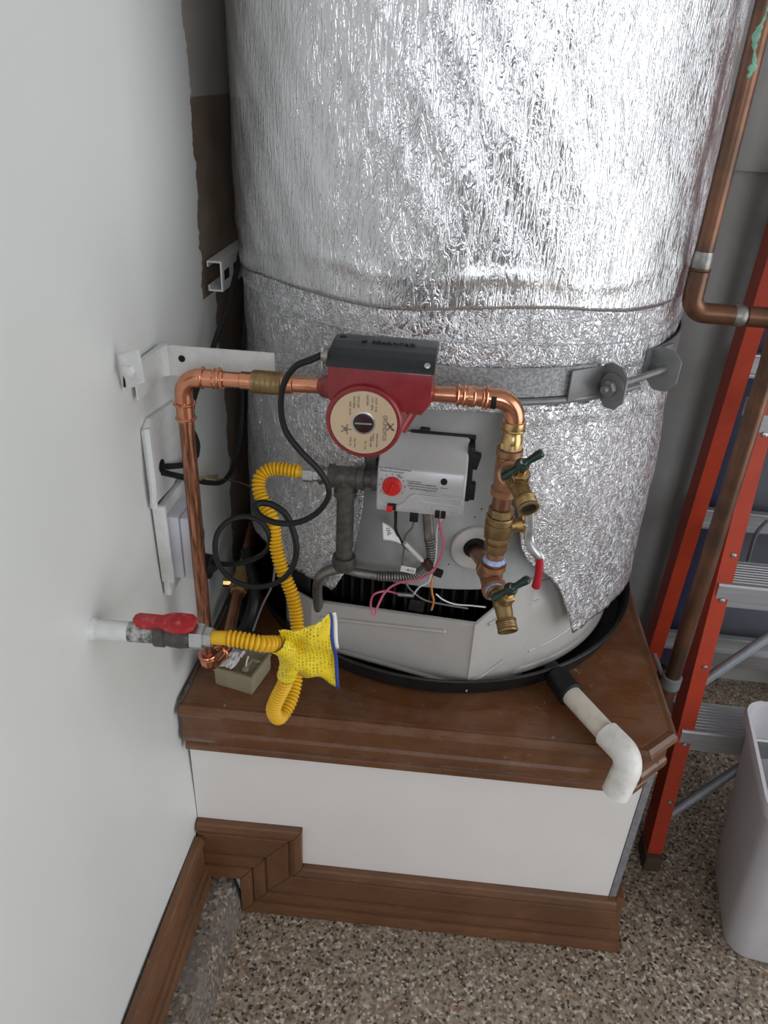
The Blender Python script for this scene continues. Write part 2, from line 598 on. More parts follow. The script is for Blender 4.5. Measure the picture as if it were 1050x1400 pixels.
def thing(name, label, cat, loc, group=None):
    o = bpy.data.objects.new(name, None)
    o.empty_display_size = 0.02
    COL.objects.link(o)
    o.location = V(loc)
    WLOC[o.name] = V(loc)
    o['label'] = label
    o['category'] = cat
    if group:
        o['group'] = group
    return o


def tag(o, label, cat, group=None):
    o['label'] = label
    o['category'] = cat
    if group:
        o['group'] = group
    return o


def lab(o, label):
    o['label'] = label
    return o


def dup(root, loc, rotz=0.0):
    r = root.copy()
    COL.objects.link(r)
    r.location = V(loc)
    r.rotation_euler = (0, 0, rotz)
    for ch in list(root.children):
        c = ch.copy()
        COL.objects.link(c)
        c.parent = r
        for gch in list(ch.children):
            d = gch.copy()
            COL.objects.link(d)
            d.parent = c
    return r


def struct(name, g, material, parent=None, **k):
    o = finish(name, g, material, parent, **k)
    if parent is None:
        o['kind'] = 'structure'
    return o


def cr(pts, n=10):
    """Catmull-Rom through the points"""
    pts = [V(p) for p in pts]
    P = [pts[0] * 2 - pts[1]] + pts + [pts[-1] * 2 - pts[-2]]
    out = []
    for i in range(1, len(P) - 2):
        for k in range(n):
            t = k / n
            a, b, c, d = P[i - 1], P[i], P[i + 1], P[i + 2]
            out.append(0.5 * ((2 * b) + (c - a) * t + (2 * a - 5 * b + 4 * c - d) * t * t + (3 * b - a - 3 * c + d) * t ** 3))
    out.append(pts[-1])
    return out


def resample(pts, step):
    out = [pts[0]]
    acc = 0.0
    for a, b in zip(pts, pts[1:]):
        L = (b - a).length
        while L > 0 and acc + L >= step:
            t = (step - acc) / L
            a = a.lerp(b, t)
            out.append(a)
            L = (b - a).length
            acc = 0.0
        acc += L
    return out


def bend(a, c, b, r, n=10):
    """points of a pipe going a -> corner c -> b with bend radius r"""
    a, b, c = V(a), V(b), V(c)
    u = (a - c).normalized()
    w = (b - c).normalized()
    ang = u.angle(w)
    d = r / math.tan(ang / 2)
    p, q = c + u * d, c + w * d
    ctr = c + (u + w).normalized() * (r / math.sin(ang / 2))
    out = [a]
    e1, e2 = p - ctr, q - ctr
    tot = e1.angle(e2)
    for i in range(n + 1):
        t = i / n
        out.append(ctr + (e1 * math.sin((1 - t) * tot) + e2 * math.sin(t * tot)) / math.sin(tot))
    out.append(b)
    return out


def corr(path, R, amp, pitch, plain=0.0):
    """corrugated tube: fine path and radii, narrow grooves between rounded ridges"""
    q = 6
    p = resample(path, pitch / q)
    rr = []
    L = len(p) * pitch / q
    for i in range(len(p)):
        s_ = i * pitch / q
        if plain < s_ < L - plain:
            rr.append(R + amp * (1.0, .93, .62, 0.0, .62, .93)[i % q])
        else:
            rr.append(R + amp * .5)
    return p, rr


def text(name, body, size, o, u, v, material, parent, depth=0.0006, sx=1.0):
    cu = bpy.data.curves.new(name, 'FONT')
    cu.body = body
    cu.size = size * G.S
    cu.extrude = depth / 2
    cu.align_x = 'CENTER'
    cu.align_y = 'CENTER'
    cu.resolution_u = 2
    tmp = bpy.data.objects.new(name + '_curve', cu)
    COL.objects.link(tmp)
    dg = bpy.context.evaluated_depsgraph_get()
    me = bpy.data.meshes.new_from_object(tmp.evaluated_get(dg))
    bpy.data.objects.remove(tmp)
    u, v = V(u).normalized(), V(v).normalized()
    n = u.cross(v)
    g = G()
    for vv in me.vertices:
        g.bm.verts.new(V(o) + u * (vv.co.x * sx) + v * vv.co.y + n * vv.co.z)
    g.bm.verts.ensure_lookup_table()
    for p in me.polygons:
        try:
            g.bm.faces.new([g.bm.verts[i] for i in p.vertices])
        except ValueError:
            pass
    bpy.data.meshes.remove(me)
    return finish(name, g, material, parent, recalc=False)


X, Y, Z = V((1, 0, 0)), V((0, 1, 0)), V((0, 0, 1))

# ================================================================== THE ROOM
YB = 1.535          # back wall
XR = 2.75
YD = -3.05          # garage door opening behind the camera
ZC = 2.55
struct('floor', G().box((1.35, -0.76, -0.05), (2.9, 4.8, 0.1)), M_FLOOR)

# left wall with gentle hand-troweled unevenness
g = G()
rows = []
ny, nz = 150, 84
for i in range(nz + 1):
    z = ZC * i / nz
    row = []
    for j in range(ny + 1):
        y = YD + (YB - YD) * j / ny
        b = 0.0016 * math.sin(y * 9 + z * 3) * math.cos(z * 7 - y * 2) + 0.0012 * math.sin(z * 17 + y * 13)
        row.append((b - 0.002 if y < 1.4 else -0.002, y, z))
    rows.append(row)
g.sheet(rows)
g.box((-0.06, (YD + YB) / 2, ZC / 2), (0.1, YB - YD, ZC))
struct('wall_left', g, M_WALL, recalc=False)
# back wall: upper part slightly proud, a ledge line at z 1.14
struct('wall_back', G().box((XR / 2, YB + 0.05, ZC / 2), (XR, 0.1, ZC)).box((XR / 2, YB - 0.004, 1.147 + (ZC - 1.147) / 2), (XR, 0.012, ZC - 1.147)), M_WALL2)
g = G().box((XR + 0.05, 1.30, ZC / 2), (0.1, 0.47, ZC)).box((XR + 0.05, YD + 0.83, ZC / 2), (0.1, 1.66, ZC)).box((XR + 0.05, -0.16, 2.44), (0.1, 2.46, 0.22))
struct('wall_right', g, M_GARAGE)
struct('ceiling', G().box((XR / 2, (YD + YB) / 2, ZC + 0.05), (XR + 0.2, YB - YD + 0.2, 0.1)), M_CEIL)
# wall behind the camera with an opening made for the added fill light; the garage door opening is in the right wall
g = G().box((0.21, YD - 0.06, ZC / 2), (0.42, 0.12, ZC)).box((2.3, YD - 0.06, ZC / 2), (1.04, 0.12, ZC)).box((1.1, YD - 0.06, 2.44), (1.36, 0.12, 0.22)).box((1.1, YD - 0.06, 0.59), (1.36, 0.12, 1.18))
struct('wall_front', g, M_GARAGE)
struct('ground', G().box((1.7, -9.2, -0.06), (16, 12, 0.1)), M_DRIVE)

# ------------------------------------------------------------------ concrete curb along the left wall
g = G()
rows = []
prof = [(0.0, 0.072), (0.02, 0.073), (0.040, 0.072), (0.052, 0.069), (0.060, 0.060), (0.066, 0.035), (0.0715, 0.0)]
yy = -1.2
n = 130
for i in range(n + 1):
    y = yy + (0.79 - yy) * i / n
    row = []
    for (a, b) in prof:
        j = 0.0028 if 0.001 < a else 0
        row.append((a + random.uniform(-j, j) * (1 if b > 0.01 else 0.5), y, b + (random.uniform(-j, j) if b > 0.01 else 0)))
    rows.append(row)
g.sheet(rows)
g.box((0.024, (yy + 0.79) / 2, 0.032), (0.048, 0.79 - yy, 0.062))
struct('trim_1', g, M_CURB, recalc=False)
COL.objects['trim_1']['label'] = 'rough speckled concrete curb along the left wall'

# ------------------------------------------------------------------ mitred wooden baseboards
# depth profile across the board (t from the outer edge 0 to the inner edge 1)
BPROF = [(0.0, 0.0), (0.0, 0.010), (0.02, 0.013), (0.10, 0.016), (0.17, 0.014), (0.185, 0.010), (0.20, 0.010), (0.215, 0.0125), (0.56, 0.0135),
         (0.575, 0.0105), (0.59, 0.0105), (0.605, 0.017), (0.70, 0.019), (0.78, 0.017), (0.795, 0.013), (0.81, 0.020), (0.90, 0.023), (0.985, 0.023), (1.0, 0.020), (1.0, 0.0)]


def board(a0, a1, b0, b1, nrm):
    """board between outer edge a0->a1 and inner edge b0->b1, profile along nrm"""
    g = G()
    a0, a1, b0, b1, nrm = V(a0), V(a1), V(b0), V(b1), V(nrm)
    r0 = [a0.lerp(b0, t) + nrm * d for t, d in BPROF]
    r1 = [a1.lerp(b1, t) + nrm * d for t, d in BPROF]
    g.sheet([r0, r1])
    vs = list(g.bm.verts)
    k = len(BPROF)
    g.bm.faces.new(vs[:k])
    g.bm.faces.new(list(reversed(vs[k:])))
    g.bm.faces.new([vs[0], vs[k - 1], vs[2 * k - 1], vs[k]])
    return g


def yf(x, off=0.0):
    return 0.796 + off + 0.027 * x


def F(x, z, off=0.0):
    return V((x, yf(x, off), z))


FN = V((0.027, -1, 0)).normalized()
e = 0.0006
bb = thing('baseboard_front', 'dark wooden mitred baseboard stepping up over the curb below the white riser', 'baseboard', (0.35, 0.79, 0))
del bb['category']
bb['kind'] = 'structure'
finish('board', board(F(0.003, .208), F(.1735, .210), F(.003, .088), F(.0695, .089), FN), M_BASE, bb, angle=25)
finish('board', board(F(.1745, .210), F(.1745, .119), F(.0705, .0885), F(.0705, .001), FN), M_BASEV, bb, angle=25)
finish('board', board(F(.1755, .1185), F(.692, .1185), F(.0715, .001), F(.7125, .001), FN), M_BASE, bb, angle=25)
finish('board', board(V((.6945, .814, .1185)), V((.6945, 1.45, .1185)), V((.6945, .794, .001)), V((.6945, 1.45, .001)), V((1, 0, 0))), M_BASEY, bb, angle=25)
bl = struct('baseboard_left', board(V((0.001, 0.778, .183)), V((0.001, -1.2, .183)), V((0.001, .772, .074)), V((0.001, -1.2, .074)), V((1, 0, 0))), M_BASEY, angle=25)

# ================================================================== PLATFORM
ZP = 0.48
pf = thing('platform', 'low boxed platform with worn brown wooden top and white riser, carrying the wrapped tank', 'platform', (0.35, 1.15, 0.0))
# top slab
top = [(0.004, yf(0) - .018), (.655, yf(.655) - .020), (.700, .835), (.688, 1.15), (.678, YB - .002), (0.004, YB - .002)]
finish('top_board', G().prism(top, (0, 0, ZP - .022), X, Y, (0, 0, .022), bev=0.003), M_WOOD, pf, angle=30)
# fascia mouldings: profile (out, z)
FP = [(0.0, -.001), (0.018, 0.0), (0.0235, -.004), (0.0255, -.010), (0.0235, -.016), (0.017, -.019), (0.016, -.023), (0.0165, -.048), (0.0200, -.052), (0.021, -.058),
      (0.0195, -.066), (0.0135, -.076), (0.012, -.081), (0.0145, -.083), (0.0145, -.092), (0.011, -.094), (0.0, -.094)]


def fascia(p0, p1, n0, n1):
    g = G()
    p0, p1, n0, n1 = V(p0), V(p1), V(n0), V(n1)
    g.sheet([[p0 + n0 * a + Z * b for a, b in FP], [p1 + n1 * a + Z * b for a, b in FP]])
    vs = list(g.bm.verts)
    k = len(FP)
    g.bm.faces.new(vs[:k])
    g.bm.faces.new(list(reversed(vs[k:])))
    g.bm.faces.new([vs[0], vs[k - 1], vs[2 * k - 1], vs[k]])
    return g


zf = ZP - .001
nF = V((0.03, -1, 0))
c1 = V((.655, yf(.655) - .006, zf))
c2 = V((.688, .836, zf))
c3 = V((.670, YB - .003, zf))
n2 = V((.77, -.64, 0))
n3 = V((1, .02, 0))
m12 = (nF.normalized() + n2.normalized()).normalized() * (1 / math.cos(nF.angle(n2) / 2))
m23 = (n3.normalized() + n2.normalized()).normalized() * (1 / math.cos(n3.angle(n2) / 2))
lab(finish('fascia_moulding', fascia(V((.004, yf(0) - .006, zf)), c1 - X * .0004, nF, m12), M_WOOD, pf, angle=28), 'scuffed brown moulded front fascia')
finish('fascia_moulding', fascia(c1 + X * .0004, c2 - Y * .0004, m12, m23), M_WOOD, pf, angle=28)
finish('fascia_moulding', fascia(c2 + Y * .0004, c3, m23, n3), M_WOOD, pf, angle=28)
# riser
finish('riser_panel', G().prism([(0.002, yf(0)), (.681, yf(.681)), (.681, yf(.681) + .012), (.002, yf(0) + .012)], (0, 0, .002), X, Y, (0, 0, ZP - .024)), M_RISER, pf)
finish('side_panel', G().prism([(.682, yf(.681) - .001), (.6935, yf(.69) + .001), (.672, YB - .004), (.661, YB - .004)], (0, 0, .002), X, Y, (0, 0, ZP - .05)), M_GREYP, pf)
finish('wall_caulk', G().tube([V((.0045, .778, ZP + .001)), V((.0045, .86, ZP + .001)), V((.0045, 1.1, ZP + .001))], .0028, 6), M_DARKCAULK, pf)

# ================================================================== WATER HEATER
RJ = 0.298
wh = thing('water_heater', 'tall grey cylindrical water heater standing in the black drain pan', 'water heater', (TC.x, TC.y, ZP + .012))


def arc_sheet(p0, p1, z0, z1, r, n=60, m_=2, rf=None):
    return [[pol(p0 + (p1 - p0) * j / n, (rf(p0 + (p1 - p0) * j / n, z0 + (z1 - z0) * i / m_) if rf else r), z0 + (z1 - z0) * i / m_) for j in range(n + 1)] for i in range(m_ + 1)]


g = G()
jprof = [(0.664, RJ - .012), (.660, RJ - .006), (.658, RJ - .001), (.661, RJ + .003), (.668, RJ + .0035), (.674, RJ), (1.0, RJ), (1.62, RJ), (1.64, RJ - .01), (1.65, RJ - .05)]
g.lathe((TC.x, TC.y, 0), Z, jprof, 128)
finish('jacket', g, M_JACKET, wh)
# lower skirt of the jacket, open at the front
g = G()
a0, a1 = math.radians(24), math.radians(262)
n = 90
rows = []
for (z, dr) in [(.4985, -.001), (.497, .0035), (.5005, .005), (.505, .0035), (.508, 0.001), (.60, .001), (.662, .001)]:
    rows.append([pol(a0 + (a1 - a0) * j / n, RJ + .003 + dr, z) for j in range(n + 1)])
g.sheet(rows)
lab(finish('skirt', g, M_PANEL, wh, solid=.0016), 'pale grey lower skirt')
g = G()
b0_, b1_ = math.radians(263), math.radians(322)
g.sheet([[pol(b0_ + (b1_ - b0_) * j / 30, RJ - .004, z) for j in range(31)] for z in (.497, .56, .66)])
lab(finish('skirt_shade', g, M_BLACK, wh, solid=.0016), 'left base skirt, made black for the shade under the blanket')  # black colour stands in for the shade low on the tank's left
# burner chamber and its fins behind the open front
finish('burner_base', G().lathe((TC.x, TC.y, 0), Z, [(.494, .24), (.66, .24)], 64), M_BLACK, wh)
g = G()
for k in range(-13, 14):
    ph = math.radians(k * 3.6)
    rot = Matrix.Rotation(ph, 3, 'Z')
    g.box(pol(ph, .258, .575), (.0045, .030, .135), rot, .001, 1)
g.lathe((TC.x, TC.y, 0), Z, [(.500, .275), (.512, .275)], 64)
finish('vent_fins', g, M_BLACK, wh)
# bent access panel
PZ0, PZ1 = .4875, .617
pA, pB = at(388, 800, y=.948), at(426, 820, y=.912)
plan = [(.121, .948, pA.z), (pB.x, .912, pB.z), (at(650, 852, y=.858).x, .858, .614), (.470, .888, .668), (.492, .905, .672)]
g = G()
pts3 = []
for k in range(len(plan) - 1):
    a, b = plan[k], plan[k + 1]
    steps = 6
    for s_ in range(steps + (1 if k == len(plan) - 2 else 0)):
        t = s_ / steps
        pts3.append(tuple(a[i] + (b[i] - a[i]) * t for i in range(3)))
rows = []
for f in (0, .03, .5, .96, 1.0):
    row = []
    for (x, y, zt) in pts3:
        zb = PZ0 + .004 * max(0, (.424 - x) / .26) if x < .424 else PZ0
        off = .003 if f in (0, 1.0) else 0
        row.append(V((x, y + off, zb + (zt - zb) * f)))
    rows.append(row)
g.sheet(rows)
ap = lab(finish('access_panel', g, M_PANEL, wh, angle=20, solid=.0018), 'bent pale grey cover plate hanging loose in front of the burner')
p1, p2 = V((plan[1][0], plan[1][1], 0)), V((plan[2][0], plan[2][1], 0))
p3 = V((plan[3][0], plan[3][1], 0))


def on_panel(t, z, seg=1):
    a, b = (p1, p2) if seg == 1 else (p2, p3)
    q = a.lerp(b, t)
    return V((q.x, q.y - .0012, z))


def rib(a, b, r=.0036):
    d = (b - a).normalized()
    return G().tube([a, a + d * .002, b - d * .002, b], [r * .3, r, r, r * .3], 8, True)


for a, b in ((on_panel(.06, pB.z - .028), on_panel(.84, .588)), (on_panel(.10, .500), on_panel(.9, .4965)), (on_panel(.12, .505, 2), on_panel(.85, .535, 2)), (on_panel(.30, .608, 2), on_panel(.75, .622, 2))):
    finish('stiffening_rib', rib(a, b), M_PANEL, ap)
for a, b in (((735, 884), (800, 838)), ((721, 890), (733, 884)), ((722, 825), (736, 820))):
    pa, za = cyl(*a, RJ + .004)
    pb, zb = cyl(*b, RJ + .004)
    L = [pol(pa + (pb - pa) * t, RJ + .0042, za + (zb - za) * t) for t in (0, .1, .3, .5, .7, .9, 1)]
    finish('stiffening_rib', G().tube(L, [.001, .0028, .0028, .0028, .0028, .0028, .001], 8), M_PANEL, wh)
g = G()
g.tube([on_panel(1.0, .4885), on_panel(1.0, .614)], .0016, 8)
finish('panel_corner', g, M_PANEL, ap)
# grommet round the drain port
phg, zg = ph, _ = cyl(649, 748, RJ)
zg = _
rad = V((math.sin(ph), -math.cos(ph), 0))
g = G().lathe(pol(ph, RJ - .001, zg), rad, [(0, .033), (.003, .0335), (.0055, .032), (.0065, .029), (.0045, .018), (.004, .016), (-.001, .015)], 40, cap=False)
lab(finish('port_ring', g, M_PANEL, wh), 'pale plastic ring round the drain port')
finish('port_hole', G().lathe(pol(ph, RJ - .004, zg), rad, [(0, .0155), (.005, .0155)], 32), M_HOLE, wh)
# embossed small rivets / dark specks
g = G()
for k in range(9):
    p_, z_ = random.uniform(-.05, .22), random.uniform(.69, .80)
    g.lathe(pol(p_, RJ, z_), (math.sin(p_), -math.cos(p_), 0), [(0, .0011), (.0008, .0008)], 8)
finish('paint_chips', g, M_HOLE, wh, kind='stuff')

# drain pan
PC = V((.352, 1.178, 0))
g = G().lathe((PC.x, PC.y, 0), Z, [(ZP + .0005, .30), (ZP + .0005, .322), (ZP + .004, .326), (ZP + .030, .332), (ZP + .034, .337), (ZP + .036, .336), (ZP + .034, .331), (ZP + .006, .322), (ZP + .005, .02)], 128)
dp = tag(finish('drain_pan', g, M_BLACK), 'round black plastic drain pan under the water heater', 'pan')

# ================================================================== FOIL BLANKET
RB = 0.3165


def tab(x, t):
    if x <= t[0][0]:
        return t[0][1]
    for (a_, fa), (b_, fb) in zip(t, t[1:]):
        if x <= b_:
            return fa + (fb - fa) * (x - a_) / (b_ - a_)
    return t[-1][1]


def fold(phi, z):
    r = tab(z, ((.62, .326), (.80, .3245), (.90, .3190), (.945, .3150), (.99, .3150), (1.040, .3150), (1.045, .3165), (1.070, .3160), (1.09, .3168), (1.30, .3125), (1.6, .311)))
    r += .0012 * math.sin(phi * 7 + z * 9) + .0009 * math.sin(phi * 15 - z * 31) + .0005 * math.sin(phi * 33 + z * 70)
    if z < .94:
        r += .0035 * math.exp(-((z - .905 - .02 * math.sin(phi * 3)) / .010) ** 2) * max(0, math.sin(phi * 2.0))
    r += .0022 * math.exp(-((z - 1.082 - .006 * math.sin(phi * 9)) / .006) ** 2) * (0.6 + 0.4 * math.sin(phi * 13))
    r += random.uniform(-.0002, .0002)
    return r


def bpol(phi, r, z):
    p = pol(phi, r, z)
    p.x += tab(z, ((.80, .004), (.95, 0.0), (1.03, -.002), (1.30, -.008)))
    return p


bk = thing('insulation_blanket', 'silver foil insulation blanket wrapped around the tall tank', 'blanket', (TC.x, TC.y, .66))
UV = lambda p: (math.atan2(p.x - TC.x, -(p.y - TC.y)) * RB, p.z)
z0, z1 = 1.044, 1.66
N = 420
Mz = 110
g = G()
rows = []
for i in range(Mz + 1):
    z = z0 + (z1 - z0) * i / Mz
    wob = .003 * math.sin(i * .0)
    row = []
    for j in range(N + 1):
        ph = -PI + 2 * PI * j / N
        zz = z + (0.004 * math.sin(ph * 6) + .006 * math.sin(ph * 2.2 + 1)) * max(0, 1 - i / 8)
        row.append(bpol(ph, fold(ph, zz) + .002, zz))
    rows.append(row)
g.sheet(rows)
lab(finish('upper_wrap', g, M_FOIL, bk, angle=60, uv=UV, recalc=False, solid=.003), 'upper foil sheet with fine upright wrinkles')
# middle collar between the tape line and the strap
g = G()
rows = []
for i in range(29):
    z = .930 + (1.060 - .930) * i / 28
    row = []
    for j in range(N + 1):
        ph = -PI + 2 * PI * j / N
        row.append(bpol(ph, fold(ph, min(z, 1.038)), z))
    rows.append(row)
g.sheet(rows)
lab(finish('collar_wrap', g, M_FOIL2, bk, angle=60, uv=UV, recalc=False, solid=.003), 'crumpled foil collar above the strap')
# seam tape lines (overlap lips)
g = G()
for zc, am in ((1.012, .005),):
    L = [bpol(-PI + 2 * PI * j / 200, RB + .0012 + .0006 * math.sin(j * .7), zc + am * math.sin(-PI + 2 * PI * j / 200 * 2) + .004 * math.sin(j * .13)) for j in range(201)]
    g.tube(L, .0018, 8, True, .5)
finish('overlap_seam', g, M_FOIL2, bk, uv=UV)

# lower wrap with the cut-out for the controls
left_edge = [cyl(*p, RB + .006) for p in ((497, 560), (496, 600), (494, 690), (489, 715), (482, 745), (474, 775), (464, 790), (455, 803))]
left_bot = [cyl(*p, RB + .006) for p in ((455, 803), (432, 790), (405, 776), (372, 748), (346, 716))]
right_edge = [cyl(*p, RB + .006) for p in ((703, 590), (704, 700), (707, 745), (713, 762), (735, 778), (756, 798), (768, 832), (775, 862))]
right_bot = [cyl(*p, RB + .006) for p in ((775, 862), (800, 843), (835, 815), (856, 793))]


def interp(tab, x):
    tab = sorted(tab)
    if x <= tab[0][0]:
        return tab[0][1]
    if x >= tab[-1][0]:
        return tab[-1][1]
    for (a, fa), (b, fb) in zip(tab, tab[1:]):
        if a <= x <= b:
            return fa + (fb - fa) * (x - a) / max(b - a, 1e-9)


def edge_lo(ph, side):
    """lowest z of the foil at this angle"""
    if side < 0:
        if ph > left_bot[0][0]:
            return interp(left_edge, ph)       # ragged diagonal cut
        return interp(left_bot, ph)
    if ph < right_bot[0][0]:
        return interp(right_edge, ph)
    return interp(right_bot, ph)


def lower(side, pa, pb, ztop=.938):
    g = G()
    cols = int(abs(pb - pa) / (2 * PI) * 380)
    rows_n = 56
    grid = []
    for i in range(rows_n + 1):
        row = []
        for j in range(cols + 1):
            ph = pa + (pb - pa) * j / cols
            lo = edge_lo(ph, side) + .0012 * math.sin(ph * 90)
            z = lo + (ztop - lo) * i / rows_n
            z = min(z, ztop)
            r = fold(ph, z)
            d = min(abs(ph - left_bot[0][0]), abs(ph - right_edge[-1][0]))
            r += .004 * math.exp(-d * d / .02) * max(0, 1 - (z - lo) / .08)      # tips lift away from the tank
            row.append(bpol(ph, r, z))
        grid.append(row)
    g.sheet(grid)
    return g


PLa = max(p for p, _ in left_edge)
PRa = min(p for p, _ in right_edge)
lab(finish('lower_wrap', lower(-1, -PI, PLa), M_FOIL2, bk, angle=60, uv=UV, recalc=False, solid=.003), 'lower left foil flap with torn hanging corner')
lab(finish('lower_wrap', lower(1, PRa, PI), M_FOIL2, bk, angle=60, uv=UV, recalc=False, solid=.003), 'lower right foil flap cut to a point')

# ================================================================== SEISMIC STRAP
RS = RB + .0025
SZ0, SZ1 = .951, .986
st = thing('tank_strap', 'flat galvanised steel strap around the foil-wrapped tank, its left end painted white', 'strap', (.35, .80, .951))
P0 = V((0.004, .842, 0))
dist = V((TC.x - P0.x, TC.y - P0.y, 0))
dl = dist.length
al = math.atan2(dist.y, dist.x) - math.asin(RS / dl)
tl = math.sqrt(dl * dl - RS * RS)
PT = P0 + V((math.cos(al), math.sin(al), 0)) * tl
phT = math.atan2(PT.x - TC.x, -(PT.y - TC.y))


def band(pts, z0_, z1_, th, outs, tw=0.0):
    """flat band through plan points, with outward normals"""
    g = G()
    n_ = len(pts)
    prof = [(0, z0_), (th, z0_), (th, z0_ + .0006), (th, z1_ - .0006), (th, z1_), (0, z1_)]
    rows = []
    for p, o_ in zip(pts, outs):
        rows.append([V((p.x, p.y, 0)) + o_ * a + Z * b for a, b in prof])
    g.sheet(rows)
    vs = list(g.bm.verts)
    k = len(prof)
    g.bm.faces.new(vs[:k])
    g.bm.faces.new(list(reversed(vs[-k:])))
    for i in range(n_ - 1):
        g.bm.faces.new([vs[i * k], vs[i * k + k - 1], vs[(i + 1) * k + k - 1], vs[(i + 1) * k]])
    return g


sd = V((math.cos(al), math.sin(al), 0))
so = V((sd.y, -sd.x, 0))
ZL = .974    # the strap's left end sits a little higher than the front
pW = P0 + sd * .135
lab(finish('painted_end', band([V((.004, .758, 0)), V((.004, .835, 0)), P0 + sd * .006] + [P0 + sd * t for t in (.03, .06, .1, .135)], SZ0 - .003, SZ1 - .001, .0022, [X, X, (X + so).normalized()] + [so] * 4), M_PAINTED, st), 'strap end overpainted white')
pts = [P0 + sd * (.1352 + (tl - .1352) * i / 12) for i in range(13)]
outs = [so] * 13
phE = cyl(812, 520, RS)[0]
for i in range(1, 40):
    p_ = phT + (phE - phT) * i / 39
    q = pol(p_, RS, 0)
    pts.append(q)
    outs.append(V((math.sin(p_), -math.cos(p_), 0)))
finish('band', band(pts, SZ0, SZ1, .0022, outs), M_GALV, st)
for tt in (.024, .30):
    c = P0 + sd * tt + Z * .970 + so * .0022
    finish('punched_hole', G().lathe(c, so, [(0, .0042), (.0004, .0042)], 14), M_HOLE, st)
# round rib under the right part of the band
ribpts = [pol(math.radians(d), RS + .003, .9455) for d in range(-4, 50, 3)]
finish('edge_rod', G().tube(ribpts, .0045, 10), M_BUCK, st)
# back part of the strap
pts = [pol(phE + .28 + (PI * .9 - phE) * i / 30, RS, 0) for i in range(31)]
outs = [V((math.sin(phE + .28 + (PI * .9 - phE) * i / 30), -math.cos(phE + .28 + (PI * .9 - phE) * i / 30), 0)) for i in range(31)]
finish('band', band(pts, SZ0 + .002, SZ1 + .002, .0022, outs), M_BUCK, st)
# clamp lugs
lugA = cyl(822, 520, RS)[0]
lugB = cyl(884, 512, RS)[0]
for ph_, zz, lean in ((lugA, .964, 0.0), (lugB, .968, 0.0)):
    nrm = V((math.sin(ph_), -math.cos(ph_), 0))
    tng = V((math.cos(ph_), math.sin(ph_), 0))
    base = pol(ph_, RS + .001, zz)
    g = G()
    w, h = .040, .056
    poly = [(0, -h / 2 + .008), (.012, -h / 2 - .002), (.028, -h / 2), (.040, -h / 2 + .014), (.040, h / 2 - .014), (.030, h / 2 - .004), (.012, h / 2 - .002), (0, h / 2 - .008)]
    g.prism(poly, base - tng * .001, nrm, Z, tng * .0028, bev=.0006)
    g.prism([(-.052, -.019), (.0, -.019), (.0, .019), (-.052, .019)] if ph_ == lugA else [(.0, -.019), (.05, -.019), (.05, .019), (.0, .019)],
            base + nrm * .0008, tng, Z, nrm * .0028, bev=.0006)
    finish('clamp_lug', g, M_BUCK, st)
A_ = pol(lugA, RS + .022, .963)
B_ = pol(lugB, RS + .022, .968)
dAB = (B_ - A_).normalized()
finish('bolt', G().tube([A_ - dAB * .020, B_ + dAB * .014], .0042, 14), M_BUCK, st)
finish('washer', G().lathe(A_ - dAB * .0042, dAB, [(0, .0165), (.0015, .017), (.002, .0165)], 26), M_BUCK, st)
finish('nut', G().lathe(A_ - dAB * .0125, dAB, [(0, .0082), (.001, .009), (.0072, .009), (.008, .0082)], 6), M_BUCK, st)
finish('nut', G().lathe(B_ + dAB * .002, dAB, [(0, .0082), (.001, .009), (.0072, .009), (.008, .0082)], 6), M_BUCK, st)

# wall bracket for the strap
br = thing('strap_bracket', 'white painted steel bracket bolted to the left wall at the strap end', 'bracket', (0.0, .76, .96))
a = at(160, 485, x=.003)
b = at(188, 478, x=.028)
c = at(196, 524, x=.030)
d = at(170, 535, x=.003)
nn = (b - a).cross(d - a).normalized()
if nn.dot(CAM - a) < 0:
    nn = -nn
g = G()
rr = [a, b, c, d]
t_ = bmesh.new()
vv = [t_.verts.new(p) for p in rr] + [t_.verts.new(p - nn * .004) for p in rr]
for f in ((0, 1, 2, 3), (7, 6, 5, 4), (0, 4, 5, 1), (1, 5, 6, 2), (2, 6, 7, 3), (3, 7, 4, 0)):
    t_.faces.new([vv[i] for i in f])
bmesh.ops.recalc_face_normals(t_, faces=t_.faces)
bmesh.ops.bevel(t_, geom=t_.edges[:], offset=.0008, segments=2, affect='EDGES')
g._merge(t_, Matrix())
finish('plate', g, M_PAINTED, br)
cc = (a + b + c + d) / 4
g = G().lathe(cc - nn * .0005, nn, [(0, .0085), (.0015, .0085), (.0016, .0066), (.006, .0066), (.0065, .005)], 6)
finish('bolt_head', g, M_PAINTED, br)
g = G().box(V((.006, .805, .986)), (.008, .075, .0020), Matrix.Rotation(-.05, 3, 'Z'), .0008)
finish('top_lip', g, M_PAINTED, br)
finish('slot', G().box(a.lerp(d, .55) + X * .0035 + nn * .0003, (.0022, .001, .026), Matrix.Rotation(.1, 3, 'Y')), M_HOLE, br)

# slotted channel on the wall, behind the tank
sc = thing('slotted_channel', 'short white painted slotted steel channel on the left wall above the strap', 'bracket', (.012, 1.15, 1.0))
cz0, cz1, cx = 1.000, 1.0405, .022
prof = [(0.0015, cz0), (cx, cz0), (cx, cz1), (.0015, cz1), (.0015, cz1 - .008), (.0035, cz1 - .008), (.0035, cz1 - .0025), (cx - .0025, cz1 - .0025), (cx - .0025, cz0 + .0025), (.0035, cz0 + .0025), (.0035, cz0 + .008), (.0015, cz0 + .008)]
g = G().prism([(p, q) for p, q in prof], (0, 1.032, 0), X, Z, (0, .36, 0))
finish('channel', g, M_PAINTED, sc)
for k in range(4):
    finish('slot', G().box((cx + .0002, 1.052 + .045 * k, (cz0 + cz1) / 2), (.0010, .022, .013), None, .0004), M_HOLE, sc)

